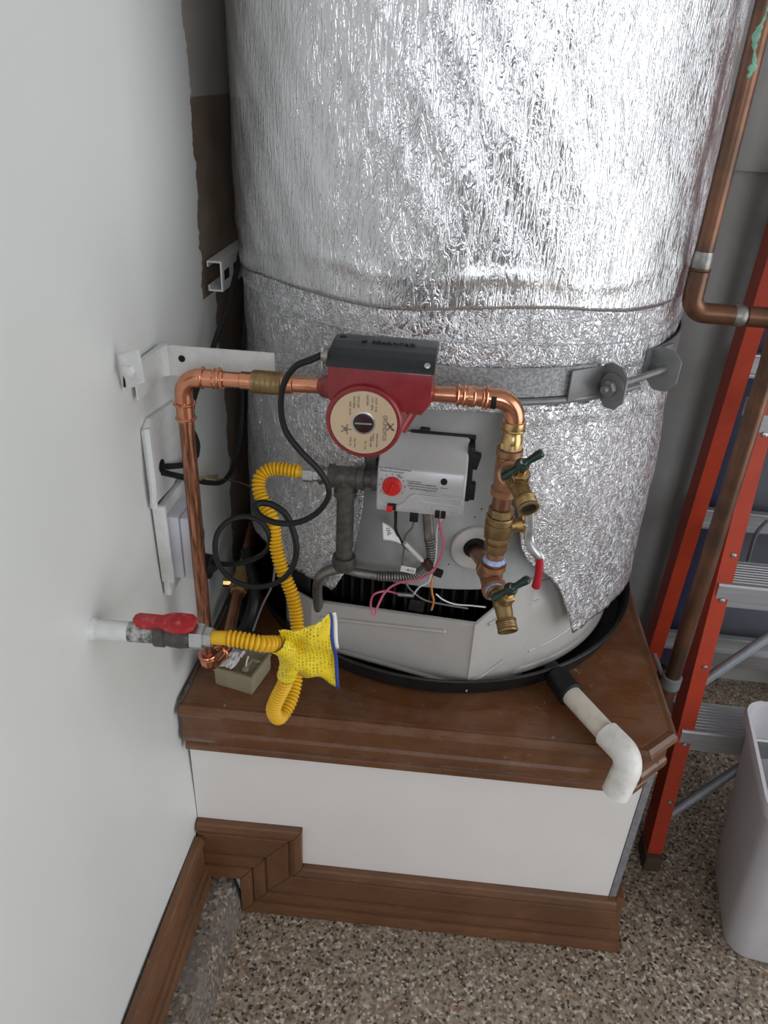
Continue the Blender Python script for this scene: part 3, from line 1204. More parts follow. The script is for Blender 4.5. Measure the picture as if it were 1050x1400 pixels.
# ================================================================== COPPER PIPE LOOP AND PUMP
RC = .0094
XL, YL = .0470, .787
ZH = .9717
YP = .784
G.S = .937  # loop, pump and stack scaled about the camera; coordinates below already carry it


def ring(g, c, ax, r, w=.0042, r0=RC):
    g.lathe(V(c) - V(ax).normalized() * w / 2, ax, [(0, r0), (w * .15, r * .93), (w * .5, r), (w * .85, r * .93), (w, r0)], 24)


cu = thing('copper_pipe', 'streaked copper pipe rising by the left wall and elbowing over to the pump', 'pipe', (XL, YL, ZP))
finish('riser', G().tube([V((XL, YL, .5538)), V((XL, YL, .9408))], RC, 20), M_CUVERT, cu)
g = G().tube(bend(V((XL, YL, .9164)), V((XL, YL, ZH - .003)), V((.0951, YL - .001, ZH - .002)), .021, 12), RC + .0016, 20)
ring(g, (XL, YL, .9371), Z, .0142)
ring(g, (XL, YL, .9193), Z, .0132)
ring(g, (.0708, YL, ZH - .002), X, .0138)
ring(g, (.0895, YL, ZH - .002), X, .0142)
ring(g, (.0839, YL, ZH - .002), X, .0128, .003)
lab(finish('press_elbow', g, M_CU, cu), 'bright copper press elbow')
finish('cross_pipe', G().tube([V((.0933, YL, ZH - .002)), V((.1204, YL - .001, ZH - .001))], RC, 20), M_CU, cu)
g = G().lathe(V((.1139, YL - .001, ZH - .001)), X, [(0, RC), (.001, RC + .0013), (.013, RC + .0013), (.014, RC + .003), (.016, RC + .003)], 24)
finish('pipe_socket', g, M_CU, cu)
g = G().lathe(V((.1279, YL - .001, ZH - .001)), X, [(0, .0125), (.0006, .0138), (.034, .0138), (.035, .0125)], 28)
for k in range(5):
    g.lathe(V((0.1317 + .0061 * k, YL - .001, ZH - .001)), X, [(0, .0136), (.0008, .0141), (.0016, .0136)], 28)
lab(finish('check_valve', g, M_BRASSD, cu), 'dull brass cylindrical check valve')
finish('cross_pipe', G().tube([V((.1607, YL - .001, ZH - .001)), V((.2094, YP + .002, ZH + .001))], RC, 20), M_CU, cu)
finish('pipe_socket', G().lathe(V((.1598, YL - .001, ZH - .001)), X, [(0, RC + .0022), (.014, RC + .0016), (.015, RC)], 24), M_CU, cu)
# foot elbow on the platform
g = G().tube(bend(V((XL, YL, .5679)), V((XL, YL, .5430)), V((XL + .012, YL + .045, .5440)), .014, 10), RC + .0018, 20)
ring(g, (XL, YL, .5669), Z, .0142)
ring(g, (XL, YL, .5613), Z, .0128, .003)
ring(g, (XL + .008, YL + .030, .5440), V((.012, .045, 0)), .0142)
lab(finish('foot_elbow', g, M_CU, cu), 'copper press elbow at the foot')

# pipe running back to the old brass valve
bp0 = V((XL + .012, YL + .045, .5440))
bp1 = at(345, 722, y=1.06)
bd = (bp1 - bp0).normalized()
vlen = (bp1 - bp0).length
ov = thing('old_copper_pipe', 'aged copper pipe with a brass valve in the dark gap behind the tan box', 'pipe', bp0)
finish('tube', G().tube([bp0 + bd * .0005, bp0 + bd * .34, bp1 + bd * .05], RC * .95, 16), M_CUOLD, ov)
vc = bp0 + bd * (vlen * .54)
g = G().lathe(vc - bd * .03, bd, [(0, .0125), (.003, .014), (.006, .0125), (.010, .0125), (.012, .017), (.028, .017), (.030, .0125), (.05, .0125), (.053, .014), (.057, .0125)], 8)
lab(finish('valve_body', g, M_BRASSD, ov), 'brass angle valve body')
ax = (V((-1, -.25, .1)))
finish('valve_stem', G().lathe(vc - bd * .008, ax, [(0, .006), (.018, .006), (.018, .008), (.028, .008), (.029, .005)], 8), M_BRASS, ov)

# right-hand copper: pump to elbow down
SX, SY = .4180, .785
cu2 = thing('copper_pipe', 'bright copper pipe from the pump right side turning down over the brass stack', 'pipe', (SX, SY, .93))
finish('cross_pipe', G().tube([V((.3181, YP, ZH + .003)), V((.3669, YP, ZH + .004))], RC, 20), M_CU, cu2)
g = G().lathe(V((.3519, YP, ZH + .004)), X, [(0, RC), (.001, RC + .0015), (.020, RC + .0018), (.021, RC + .0006), (.027, RC + .0016), (.038, RC + .0016)], 24)
for xx, r in ((.3547, .0140), (.3612, .0132), (.3725, .0130), (.3819, .0142)):
    ring(g, (xx, YP, ZH + .004), X, r, .004)
g.lathe(V((.3645, YP, ZH + .004)), X, [(0, RC + .002), (.0005, .0125), (.0075, .0125), (.008, RC + .002)], 6)
finish('press_coupling', g, M_CU, cu2)
g = G().tube(bend(V((.3837, YP, ZH + .004)), V((SX, YP + .001, ZH + .004)), V((SX, SY, .9436)), .023, 14), RC + .0022, 22)
ring(g, (.3856, YP, ZH + .004), X, .0148)
lab(finish('street_elbow', g, M_CU, cu2), 'polished copper elbow with a black sticker')
g = G().box(V((.3926, YP - .0110, ZH + .003)), (.0062, .0012, .015), None, .0004)
finish('sticker', g, M_BLACK, cu2)

# ------------------------------------------------------------------ pump
pu = thing('circulator_pump', 'dark red circulator pump with black lid and beige round plate hanging in the copper pipe', 'pump', (.258, .79, .91))
PX = .2585
PZ = at(497, 579, y=.6915).z + .0005
PX = at(497, 579, y=.6915).x
YF = .6915
ax = V((0, 1, 0))
g = G().lathe((PX, YF, PZ), ax, [(.0018, .0352), (.0, .0362), (0, .0385), (.0012, .0402), (.004, .0410), (.05, .0415), (.052, .039), (.058, .039)], 64)
lab(finish('motor_housing', g, M_RED, pu), 'round dark red motor housing')
g = G().lathe((PX, YF + .05435, PZ), ax, [(0, .044), (.003, .046), (.012, .046), (.015, .043), (.030, .040), (.048, .030)], 64)
# side volute lobe to the right
g.tube(cr([V((PX + .02811, .7496, PZ - .02811)), V((PX + .04123, .7608, PZ - .00375)), V((PX + .04685, .7702, PZ + .00937)), V((PX + .05435, YP, ZH + .00281))], 5), [.012] * 5 + [.014] * 6 + [.015] * 5, 16)
g.tube(cr([V((PX - .02811, .7608, PZ - .00937)), V((PX - .04310, .7702, PZ + .00375)), V((PX - .05247, YP, ZH + .00094))], 5), [.013] * 4 + [.014] * 7, 16)
g.box((PX + .04217, .795, PZ + .00750), (.020, .035, .030), Matrix.Rotation(.2, 3, 'Y'), .008, 3)
finish('volute', g, M_RED, pu)
g = G().lathe(V((.2057, YP + .001, ZH + .00094)), X, [(0, .0105), (.0005, .0130), (.016, .0130), (.017, .0115), (.024, .0115)], 24)
finish('union', g, M_CUBROWN, pu)
g = G().lathe(V((.3013, YP, ZH + .00281)), X, [(0, .0115), (.010, .0115), (.011, .0128), (.024, .0128), (.0245, .0105)], 24)
finish('union', g, M_BRASSD, pu)
pl = finish('name_plate', G().lathe((PX, YF - .00037, PZ), ax, [(0, .0352), (.0008, .0356), (.003, .0356)], 64), M_PLATE, pu)
lab(pl, 'round beige name plate with printed text')
g = G().lathe((PX, YF - .00131, PZ), ax, [(0, .0098), (.0004, .0108), (.0022, .0112)], 40)
pg = finish('vent_plug', g, mat('dark_plug', (0.035, 0.012, 0.014), 0.3, 0.3), pu)
finish('plug_collar', G().lathe((PX, YF - .00066, PZ), ax, [(0, .0122), (.0004, .0130), (.001, .0130)], 40), M_STEEL, pg)
finish('screw_slot', G().box((PX, YF - .00159, PZ), (.0178, .0008, .0018), Matrix.Rotation(-.03, 3, 'Y')), M_STEEL, pg)
nrm = V((0, -1, 0))
# printed text, reading downwards on the right side of the plate
yt = YF - .00056


def ptxt(body, size, dx, dz, mt=M_INK, ang=-90, name='print', sx=1.0):
    a = math.radians(ang)
    u = V((math.cos(a), 0, math.sin(a)))
    v = V((-math.sin(a), 0, math.cos(a)))
    return text(name, body, size, (PX + dx * G.S, yt, PZ + dz * G.S), u, v, mt, pl, .0003, sx)


ptxt('GRUNDFOS', .0064, .0225, -.0035, sx=.86)
# crossed-blades emblem
g = G()
for k, (ang, l) in enumerate(((50, .0105), (-42, .0105))):
    a = math.radians(ang)
    g.box((PX + .02670, yt, PZ - .00141), (l, .0003, .0015), Matrix.Rotation(-a, 3, 'Y'))
g.box((PX + .02483, yt, PZ + .00141), (.0048, .0003, .0012), Matrix.Rotation(.9, 3, 'Y'))
g.box((PX + .02905, yt, PZ - .00450), (.0045, .0003, .0012), Matrix.Rotation(.3, 3, 'Y'))
finish('emblem', g, M_INK, pl)
g = G()
for k in range(5):
    a = math.radians(72 * k)
    g.box((PX - .01733 + .0042 * math.cos(a), yt, PZ - .00796 + .0042 * math.sin(a)), (.0032, .0003, .0011), Matrix.Rotation(-a, 3, 'Y'))
g.lathe((PX - .01733, yt - .00009, PZ - .00796), ax, [(0, .0026), (.0003, .0026)], 16)
finish('emblem', g, M_INK, pl)
for (tx, sz, dx, dz) in (('UP15-42F', .0034, -.006, .0235), ('P/N 59896', .0030, -.0105, .0225), ('115V  60Hz', .0030, .0085, .0225), ('A 0.74  W 85', .0028, .0125, .0215),
                         ('10uF/180V', .0028, .0035, .0260), ('MAX 145 PSI', .0028, -.0145, .0155), ('TYPE  PC', .0028, -.0135, -.0225), ('Imp. Prot.', .0028, -.0085, -.0240),
                         ('TF 110', .0036, .0025, -.0250), ('TEMP 230F', .0028, .0085, -.0205), ('MADE IN USA', .0026, .0150, -.0185), ('CLASS 2', .0026, .0110, -.0150)):
    ptxt(tx, sz, dx, dz)
# terminal box and lid
bx0, bx1 = at(446, 505, y=.698).x, at(592, 512, y=.698).x
zo = 1.0153
zl = at(520, 507, y=.697).z
kz = (zo + .0258 - zl) / .0258
xc = (bx0 + bx1) / 2
g = G().prism([(bx0 + .00281, zo - .0235), (bx0 + .00094, zl), (bx1, zl), (bx1, zo - .01874), (bx1 - .00843, zo - .03092), (bx1 - .02811, zo - .02811), (bx1 - .03186, zo - .02436)], (0, .6976, 0), X, Z, (0, .0768, 0), bev=.0018)
lab(finish('terminal_box', g, M_RED, pu), 'dark red lower half of the terminal box')
lidp = [(.6957, zl), (.6957, zl + .00375 * kz), (.6999, zl + .01031 * kz), (.7093, zl + .01733 * kz), (.7215, zl + .02249 * kz), (.7384, zl + .02577 * kz), (.7571, zl + .02483 * kz), (.7740, zl + .01780 * kz), (.7768, zl)]
g = G().prism(lidp, (bx0 - .00047, 0, 0), Y, Z, (bx1 - bx0 + .00187, 0, 0), bev=.0015)
ld = lab(finish('lid', g, M_LID, pu), 'charcoal ribbed plastic lid')
g = G()
for (xx, yy_, zz_, r) in ((bx1 - .00609, .7004, zl + .00768, .0034),):
    g.lathe((xx, yy_ - .001, zz_), V((0, -.75, .66)), [(0, r), (.0014, r * .9), (.002, r * .5)], 14)
finish('screw', g, M_STEEL, ld)
finish('screw_recess', G().lathe((bx0 + .00796, .7496, zo + .02455), Z, [(0, .0042), (.0014, .0042)], 14), M_HOLE, ld)
# embossed lettering on the lid, upside down from here
text('raised_lettering', 'GRUNDFOS  X', .0088, (xc + .00375, .7393, zo + .02642), V((-1, 0, 0)), V((0, -1, 0.0)), M_BLACK, ld, .0008, 1.0)
# cord gland on the left
g = G().lathe((bx0 - .00703, .7093, zl + .00656), X, [(0, .0042), (.0005, .0068), (.003, .0068), (.003, .0088), (.0075, .0088)], 12)
finish('cord_gland', g, M_STEELD, pu)
g = G().lathe((bx0 - .00515, .7065, zl - .00562), Z, [(0, .0014), (.020, .0018), (.022, .001)], 8)
finish('gland_screw', g, M_STEEL, pu)

# ================================================================== BRASS STACK AND DRAIN VALVES
sk = thing('brass_pipe_stack', 'vertical stack of brass and bronze fittings with a red-levered ball valve', 'pipe', (SX, SY, .70))
# press adapter
g = G().lathe((SX, SY, .9521), -Z, [(0, .0105), (.001, .0135), (.006, .0140), (.010, .0135), (.011, .0118), (.018, .0118), (.020, .0128), (.033, .0128)], 28)
ring(g, (SX, SY, .9417), Z, .0150)
lab(finish('press_adapter', g, M_BRASS, sk), 'shiny brass press adapter')
finish('hex_collar', G().lathe((SX, SY, .9272), -Z, [(0, .0120), (.001, .0142), (.008, .0142), (.009, .0120)], 6), M_BRASS, sk)
finish('thread_tape', G().lathe((SX, SY, .9197), -Z, [(0, .0118), (.0035, .0132)], 24), M_BLUETAPE, sk)
# upper tee
UT = V((SX - .0015, SY, .8883))
g = G().lathe((SX - .0005, SY, .9188), -Z, [(0, .0130), (.0006, .0158), (.008, .0162), (.010, .0142), (.026, .0146), (.040, .0146), (.052, .0142), (.054, .0164), (.062, .0162), (.063, .012)], 30)
in1 = at(699, 648, y=.7645)
bdir = (in1 - UT).normalized()
g.lathe(UT, bdir, [(0, .0135), (.014, .0138), (.016, .0158), (.0225, .0158), (.023, .012)], 30)
lab(finish('upper_tee', g, M_BRONZE, sk), 'cast bronze tee')
finish('nipple', G().tube([V((SX - .001, SY, .8640)), V((SX - .002, SY, .8359))], .0118, 24), M_CUOLD, sk)
# ball valve
VB = V((SX - .0005, SY, 0))
g = G().lathe(VB + Z * .8434, -Z, [(0, .0128), (.001, .0158), (.011, .0162), (.012, .0150)], 8)
g.lathe(VB + Z * .8321, -Z, [(0, .0165), (.002, .0180), (.006, .0180), (.0065, .0172), (.009, .0172), (.0095, .0182), (.026, .0180), (.028, .0168)], 30)
g.lathe(VB + Z * .8068, -Z, [(0, .0150), (.001, .0172), (.007, .0172), (.008, .0150), (.012, .0142), (.013, .0158), (.022, .0155), (.026, .0138), (.027, .0118)], 8)
vb = lab(finish('ball_valve', g, M_BRASSD, sk), 'octagonal brass ball valve body')
sc_ = VB + Z * .8155
hp = at(722, 716, y=.781)
sdx = (hp - sc_).normalized()
g = G().lathe(sc_ + sdx * .012, sdx, [(0, .0078), (.012, .0078), (.0125, .0105), (.019, .0108), (.0195, .0060), ((hp - sc_).length / G.S - .012, .0052)], 12)
finish('packing_nut', g, M_BRASS, vb)
hl = (hp - sc_).length / G.S
g = G().tube(cr([at(724, 704, y=.779), at(724, 722, y=.777), at(723, 736, y=.776), at(728, 750, y=.773), at(737, 761, y=.770), at(738, 768, y=.769)], 4), .0028, 12, True, 2.2)
g.lathe(hp - sdx * .002, sdx, [(0, .0070), (.003, .0070), (.0035, .004)], 8)
finish('lever', g, M_STEEL, vb)
lab(finish('lever_sleeve', G().tube(cr([at(738, 763, y=.7695), at(737, 780, y=.768), at(734, 797, y=.767), at(732, 804, y=.767)], 4), [.0046] * 8 + [.0052] * 4 + [.0036], 12, True, 1.1), M_REDV, vb), 'red vinyl sleeve on the lever')
finish('nipple', G().tube([VB + Z * .7853, VB + Z * .7560], .0112, 24), M_BRONZE, sk)
finish('thread_tape', G().lathe(VB + Z * .7867, -Z, [(0, .0128), (.0045, .0120)], 24), M_BLUETAPE, sk)
finish('thread_tape', G().lathe(VB + Z * .7736, -Z, [(0, .0125), (.0055, .0150)], 24), M_BLUETAPE, sk)
# lower tee lying front to back
LT = V((SX - .0005, SY + .0015, .7395))
tdir = V((LT.x - TC.x, LT.y - TC.y, 0)).normalized()
in2 = at(677, 812, y=.7620)
tdir = (in2 - LT).normalized()
tdir.z *= .3
tdir.normalize()
g = G().lathe(LT + Z * .0244, -Z, [(0, .0125), (.0006, .0165), (.008, .0165), (.010, .0142), (.024, .0140)], 30)
g.lathe(LT - tdir * .0244, tdir, [(0, .0125), (.0006, .0160), (.007, .0160), (.009, .0145), (.026, .0148), (.040, .0145), (.042, .0166), (.050, .0166), (.0508, .0125)], 30)
lab(finish('lower_tee', g, M_BRONZE, sk), 'cast bronze tee screwed to the tank port')
finish('nipple', G().tube([LT - tdir * .022, pol(phg, RJ - .003, zg - .004)], .0105, 20), M_CUOLD, sk)
finish('thread_tape', G().lathe(LT + tdir * .0230, tdir, [(0, .0132), (.0025, .0130)], 24), M_BLUETAPE, sk)


def drain_valve(o, d, out, bon, wing, label):
    """o: inlet face, d: inlet direction, out: outlet direction, bon: bonnet direction, wing: handle bar direction"""
    t = thing('drain_valve', label, 'valve', o, 'green-handled drain valves on the brass stack')
    d, out, bon, wing = [V(q).normalized() for q in (d, out, bon, wing)]
    g = G()
    g.lathe(o, d, [(0, .0105), (.0005, .0132), (.004, .0132), (.0045, .0098), (.022, .0100)], 24)
    c = o + d * .0197
    # body ball and outlet neck
    n_ = 10
    g.lathe(c - out * .0117, out, [(.0125 - .0125 * math.cos(PI * i / n_), max(.0125 * math.sin(PI * i / n_), .0003)) for i in range(n_ + 1)], 24)
    g.lathe(c, out, [(0, .0112), (.012, .0110), (.020, .0100), (.024, .0098)], 24)
    # bonnet neck
    g.lathe(c, bon, [(0, .0105), (.012, .0100), (.0125, .0108), (.015, .0108)], 24)
    finish('body', g, M_BRASSD, t)
    th = [(0.021, .0100), (.0215, .0128), (.024, .0133)]
    for k in range(4):
        th += [(.025 + .0026 * k, .0120), (.0262 + .0026 * k, .0129)]
    th += [(.0365, .0130), (.0375, .0126), (.0375, .0098), (.030, .0094)]
    finish('hose_thread', G().lathe(c, out, th, 30, cap=False), M_BRASSD, t)
    finish('bore', G().lathe(c + out * .030, out, [(0, .0094), (.0012, .0094)], 24), M_HOLE, t)
    g = G().lathe(c + bon * .0145, bon, [(0, .0100), (.0006, .0115), (.008, .0115), (.009, .0090), (.0095, .0072), (.014, .0068), (.0145, .0042), (.019, .0040)], 6)
    finish('bonnet_nut', g, M_BRASS, t)
    hc = c + bon * .0337
    g = G()
    g.lathe(hc - bon * .004, bon, [(0, .0055), (.002, .0072), (.005, .0088), (.008, .0078), (.010, .0045)], 20)
    lat = bon.cross(wing).normalized()
    for s_ in (-1, 1):
        L = [hc + bon * .001 + wing * (s_ * q) for q in (.003, .008, .014, .019, .0235, .0255)]
        g.tube(L, [.0070, .0050, .0058, .0068, .0066, .0040], 14, True, .75)
    finish('handle', g, M_GREEN, t)
    finish('handle_screw', G().lathe(hc + bon * .0052, bon, [(0, .0034), (.0010, .0032), (.0016, .0018)], 16), M_STEEL, t)
    return t


for (inl, pc_, po, ph_, lab_) in ((UT + bdir * .0195, at(711, 665, y=.7455), at(722, 692, y=.7225), at(717, 637, y=.729), 'upper brass drain valve with dark green bar handle, pointing down below the pipe elbow'),
                                  (LT + tdir * .0215, at(691, 832, y=.743), at(697, 862, y=.722), at(705, 808, y=.727), 'lower brass drain valve with dark green bar handle, above the grey skirt')):
    drain_valve(inl, pc_ - inl, po - pc_, ph_ - pc_, at(752, 620, y=.727) - at(695, 655, y=.727), lab_)
G.S = 1.0

# ================================================================== GAS CONTROL
gc = thing('gas_control', 'silver-grey gas control box with red dial on the heater front', 'gas control', (.322, .845, .80))
f0 = at(516, 634, y=.818)
f1 = at(638, 660, y=.818)
xl, xr = f0.x, f1.x
zr = (f0.z + f1.z) / 2
zb = (at(530, 700, y=.818).z + at(612, 708, y=.818).z) / 2
zt = at(600, 588, y=.872).z
yfr = .818
# profile in (y,z): front face, sloping top
prof = [(yfr + .004, zb), (yfr, zb + .006), (yfr, zb + .030), (yfr + .0015, zr - .001), (yfr + .004, zr + .003), (.864, zt - .002), (.872, zt - .006), (.872, zb + .006), (.866, zb)]
w = xr - xl
g = G()
t_ = bmesh.new()
bv0 = [t_.verts.new((xl, p, q)) for p, q in prof]
bv1 = [t_.verts.new((xr, p, q)) for p, q in prof]
t_.faces.new(bv0)
t_.faces.new(list(reversed(bv1)))
for i in range(len(prof)):
    j = (i + 1) % len(prof)
    t_.faces.new([bv0[i], bv1[i], bv1[j], bv0[j]])
bmesh.ops.recalc_face_normals(t_, faces=t_.faces)
side_edges = [e_ for e_ in t_.edges if abs(e_.verts[0].co.x - e_.verts[1].co.x) < 1e-6]
bmesh.ops.bevel(t_, geom=side_edges, offset=.004, segments=3, affect='EDGES', profile=.5)
g._merge(t_, Matrix())
cv = finish('cover', g, M_CTRL, gc, angle=30)
# raised lower apron with the S-shaped step
ap_ = [(xl + .0015, zb + .004), (xl + .0015, zb + .024), (xl + .006, zb + .016), (xl + .014, zb + .0115), (xl + .028, zb + .0115), (xl + .036, zb + .018), (xl + .041, zb + .0265), (xl + .047, zb + .0295), (xr - .0015, zb + .0285), (xr - .0015, zb + .010), (xr - .006, zb + .003)]
g = G().prism(ap_, (0, yfr - .0022, 0), X, Z, (0, .004, 0), bev=.0008)
finish('apron', g, M_CTRL, cv)
g = G().box((xr + .003, .856, (zt + zb) / 2 + .002), (.008, .024, zt - zb - .016), None, .003)
finish('back_housing', g, M_BLACK, gc)
for c_, s_, r_ in (((xr + .0085, .850, zt - .026), (.010, .012, .020), .2), ((xr + .0075, .850, zb + .024), (.010, .012, .022), 0), ((xl + .052, .868, zt - .001), (.012, .008, .009), 0),
                   ((xl - .002, .850, zt - .045), (.006, .012, .018), 0), ((xl + .075, .866, zt - .003), (.080, .006, .005), 0)):
    finish('mounting_clip', G().box(c_, s_, Matrix.Rotation(r_, 3, 'Y'), .0015), M_BLACK, gc)
# dial
kx, kz = at(536, 664, y=yfr).x, at(536, 664, y=yfr).z
kn = lab(finish('temperature_knob', G().lathe((kx, yfr + .001, kz), -Y, [(0, .0118), (.0065, .0113), (.0078, .0102)], 36), M_KNOB, gc), 'bright red temperature dial')
finish('knob_grip', G().box((kx, yfr - .0095, kz), (.0035, .0055, .0165), Matrix.Rotation(.25, 3, 'Y'), .0015), M_KNOB, kn)
g = G()
for k in range(9):
    a = math.radians(-30 + 30 * k)
    g.box((kx + .0155 * math.cos(a), yfr - .0003 if math.sin(a) > -.3 else yfr - .0024, kz + .0155 * math.sin(a)), (.0022, .0004, .0006), Matrix.Rotation(-a, 3, 'Y'))
finish('dial_marks', g, M_INK2, cv)


def ctxt(body, size, px, py, mt=M_INK2, dy=.0002, rot=0, name='print', depth=.0003, sx=1.0):
    p = at(px, py, y=yfr - dy)
    a = math.radians(rot)
    return text(name, body, size, p, V((math.cos(a), 0, math.sin(a))), V((-math.sin(a), 0, math.cos(a))), mt, cv, depth, sx)


ctxt('CAUTION: HOTTER WATER INCREASES', .0026, 536, 641, rot=-2)
ctxt('THE RISK OF SCALD INJURY.', .0024, 536, 645, rot=-2)
ctxt('VERY', .0022, 545, 650)
ctxt('HOT', .0022, 548, 653)
ctxt('TO LIGHT PILOT:', .0023, 566, 659, dy=.0003, rot=-2)
ctxt('HOLD KNOB DOWN, PRESS IGNITER', .0021, 577, 663, dy=.0003, rot=-2)
ctxt('BUTTON UNTIL STATUS LIGHT BLINKS', .0021, 578, 666.5, dy=.0003, rot=-2)
ctxt('THEN TURN TO DESIRED SETTING', .0021, 578, 670, dy=.0003, rot=-2)
ctxt('STATUS', .0022, 607, 668)
ctxt('PILOT', .0022, 537, 678, dy=.0025)
ctxt('OFF', .0022, 526, 675, dy=.0025)
text('raised_lettering', 'Honeywell', .0098, at(604, 684, y=yfr - .0026), V((1, 0, -.06)), V((.06, 0, 1)), M_EMB, cv, .0012)
# frame round the lettering
hc_ = at(604, 684, y=yfr - .0026)
L = []
for k in range(41):
    a = 2 * PI * k / 40
    cx_ = .0205 * (1 if math.cos(a) > 0 else -1) + .0045 * math.cos(a)
    L.append(V((hc_.x + cx_, yfr - .0023, hc_.z - cx_ * .06 + .0056 * math.sin(a))))
finish('raised_frame', G().tube(L, .0005, 6), M_EMB, cv)
sp_ = at(607, 659, y=yfr)
finish('status_light', G().lathe(sp_ + V((0, .001, 0)), -Y, [(0, .0042), (.0018, .0040), (.0018, .0028)], 20), M_BLACK, gc)
ip = at(534, 694, y=yfr - .002)
finish('ignition_recess', G().box(ip + V((.0015, .001, .001)), (.0105, .004, .0085), None, .0005), M_BLACK, gc)
lab(finish('ignition_button', G().box(ip + V((-.001, -.002, 0)), (.0075, .006, .0075), None, .0008), M_KNOB, gc), 'small red push button')
for (px_, py_, w_, h_) in ((566, 706, .0125, .0115), (598, 701, .0070, .0105), (606, 702, .0070, .0105)):
    p_ = at(px_, py_, y=yfr - .002)
    o_ = finish('plug_connector', G().box(p_ + V((0, .001, -.001)), (w_ * .85, .008, h_), None, .001), M_BLACK, gc)
finish('connector_surround', G().box(at(602, 698, y=yfr - .0026), (.0205, .0012, .0105), None, .0005), M_CTRL, cv)
ctxt('ECO', .0026, 566, 697, M_EMB, .0026)
ctxt('TH', .0026, 589, 699, M_EMB, .0026)
ctxt('SPARK', .0022, 620, 702, M_EMB, .0026)

# ================================================================== BLACK IRON GAS TEE + DRIP LEG
tc_ = at(473, 652, y=.838)
it = thing('gas_pipe_tee', 'dark iron tee and drip leg beside the gas control', 'pipe', (tc_.x, tc_.y, .71))
g = G().lathe(tc_ - X * .022, X, [(0, .0120), (.0005, .0148), (.008, .0150), (.009, .0132), (.036, .0132), (.037, .0150), (.045, .0148), (.0455, .0120)], 28)
g.lathe(tc_, -Z, [(0, .0130), (.016, .0132), (.018, .0150), (.026, .0150), (.0265, .0118)], 28)
finish('tee', g, M_IRON, it)
finish('inlet_nipple', G().lathe(tc_ + X * .022, X, [(0, .0108), (xl - tc_.x - .030, .0108), (xl - tc_.x - .029, .0135), (xl - tc_.x - .022 + .004, .0135)], 22), M_IRON, it)
zc_ = at(473, 775, y=.838).z
finish('drip_leg', G().tube([tc_ - Z * .024, V((tc_.x, tc_.y, zc_ + .014))], .0112, 22), M_IRON, it)
g = G().lathe((tc_.x, tc_.y, zc_ + .018), -Z, [(0, .0120), (.0006, .0152), (.006, .0156), (.016, .0150), (.021, .0125), (.024, .006)], 26)
for k in range(12):
    a = 2 * PI * k / 12
    g.box((tc_.x + .0153 * math.cos(a), tc_.y + .0153 * math.sin(a), zc_ + .008), (.0015, .0015, .010), None, .0004, 1)
lab(finish('end_cap', g, M_IRON, it), 'grey pitted iron end cap')
finish('flare_adapter', G().lathe(tc_ - X * .022, -X, [(0, .0105), (.006, .0105), (.0065, .0125), (.012, .0125), (.0125, .0090), (.016, .0088)], 6), M_STEELD, it)

# ================================================================== GAS COCK ON THE LEFT WALL
GY = .600
gp0 = at(128, 860, x=.0)
GY = gp0.y
GZ = gp0.z
gv = thing('gas_shutoff', 'wall gas pipe stub with black iron valve and scuffed red lever', 'valve', (0, GY, GZ))
XA = at(218, 868, y=GY).x
gdir = V((1, .02, .035)).normalized()
gO = V((0.0, GY, GZ))
g = G().lathe(gO, gdir, [(-.006, .0108), (.0, .0108), (XA * .55, .0108)], 24)
lab(finish('painted_stub', g, M_PAINTED, gv), 'white painted pipe stub')
finish('wall_collar', G().lathe(gO - gdir * .002, gdir, [(0, .0135), (.003, .0128), (.005, .0115), (.007, .0108)], 24), M_PAINTED, gv)
finish('bare_stub', G().lathe(gO + gdir * (XA * .55), gdir, [(0, .0107), (XA * .50, .0107)], 24), speckled('overspray_iron', (.12, .115, .11), (.62, .62, .60), .5, .2, 120, .3, .42, .68), gv)
bx = gO + gdir * (XA - .004)
g = G().lathe(bx, gdir, [(0, .0115), (.0006, .0138), (.010, .0138), (.011, .0120), (.016, .0130), (.026, .0140), (.034, .0130), (.040, .0118)], 20)
g.lathe(bx + gdir * .026, V((0, -.2, 1)), [(0, .009), (.015, .0085), (.016, .006), (.020, .006)], 16)
finish('valve_body', g, M_IRON, gv)
hb = bx + gdir * .026 + V((0, -.003, .0185))
hp_ = [(.018, .008), (.012, .013), (0, .0135), (-.010, .0120), (-.018, .0070), (-.042, .0065), (-.046, .003), (-.046, -.005), (-.018, -.006), (-.010, -.0115), (0, -.0135), (.012, -.012), (.018, -.006)]
g = G().prism([(p, q) for p, q in hp_], hb - Z * .003, X, V((0, 1, .05)), (0, 0, .0055), bev=.001)
g.prism([(.008, 0.0), (.004, -.0135), (-.044, -.006), (-.044, 0.0)], hb + V((0, -.004, -.002)), X, Z, (0, .003, 0))
hw = lab(finish('lever', g, M_REDP, gv), 'red lever dusted with white paint')
finish('lever_screw', G().lathe(hb + Z * .002, Z, [(0, .0045), (.002, .004)], 6), M_REDP, hw)
nx_ = bx + gdir * .038
lab(finish('flare_nut', G().lathe(nx_, gdir, [(0, .0115), (.0008, .0142), (.014, .0142), (.0146, .0110), (.022, .0105)], 6, .2), M_STEEL, gv), 'bright zinc hex nut')
hs = nx_ + gdir * .0215

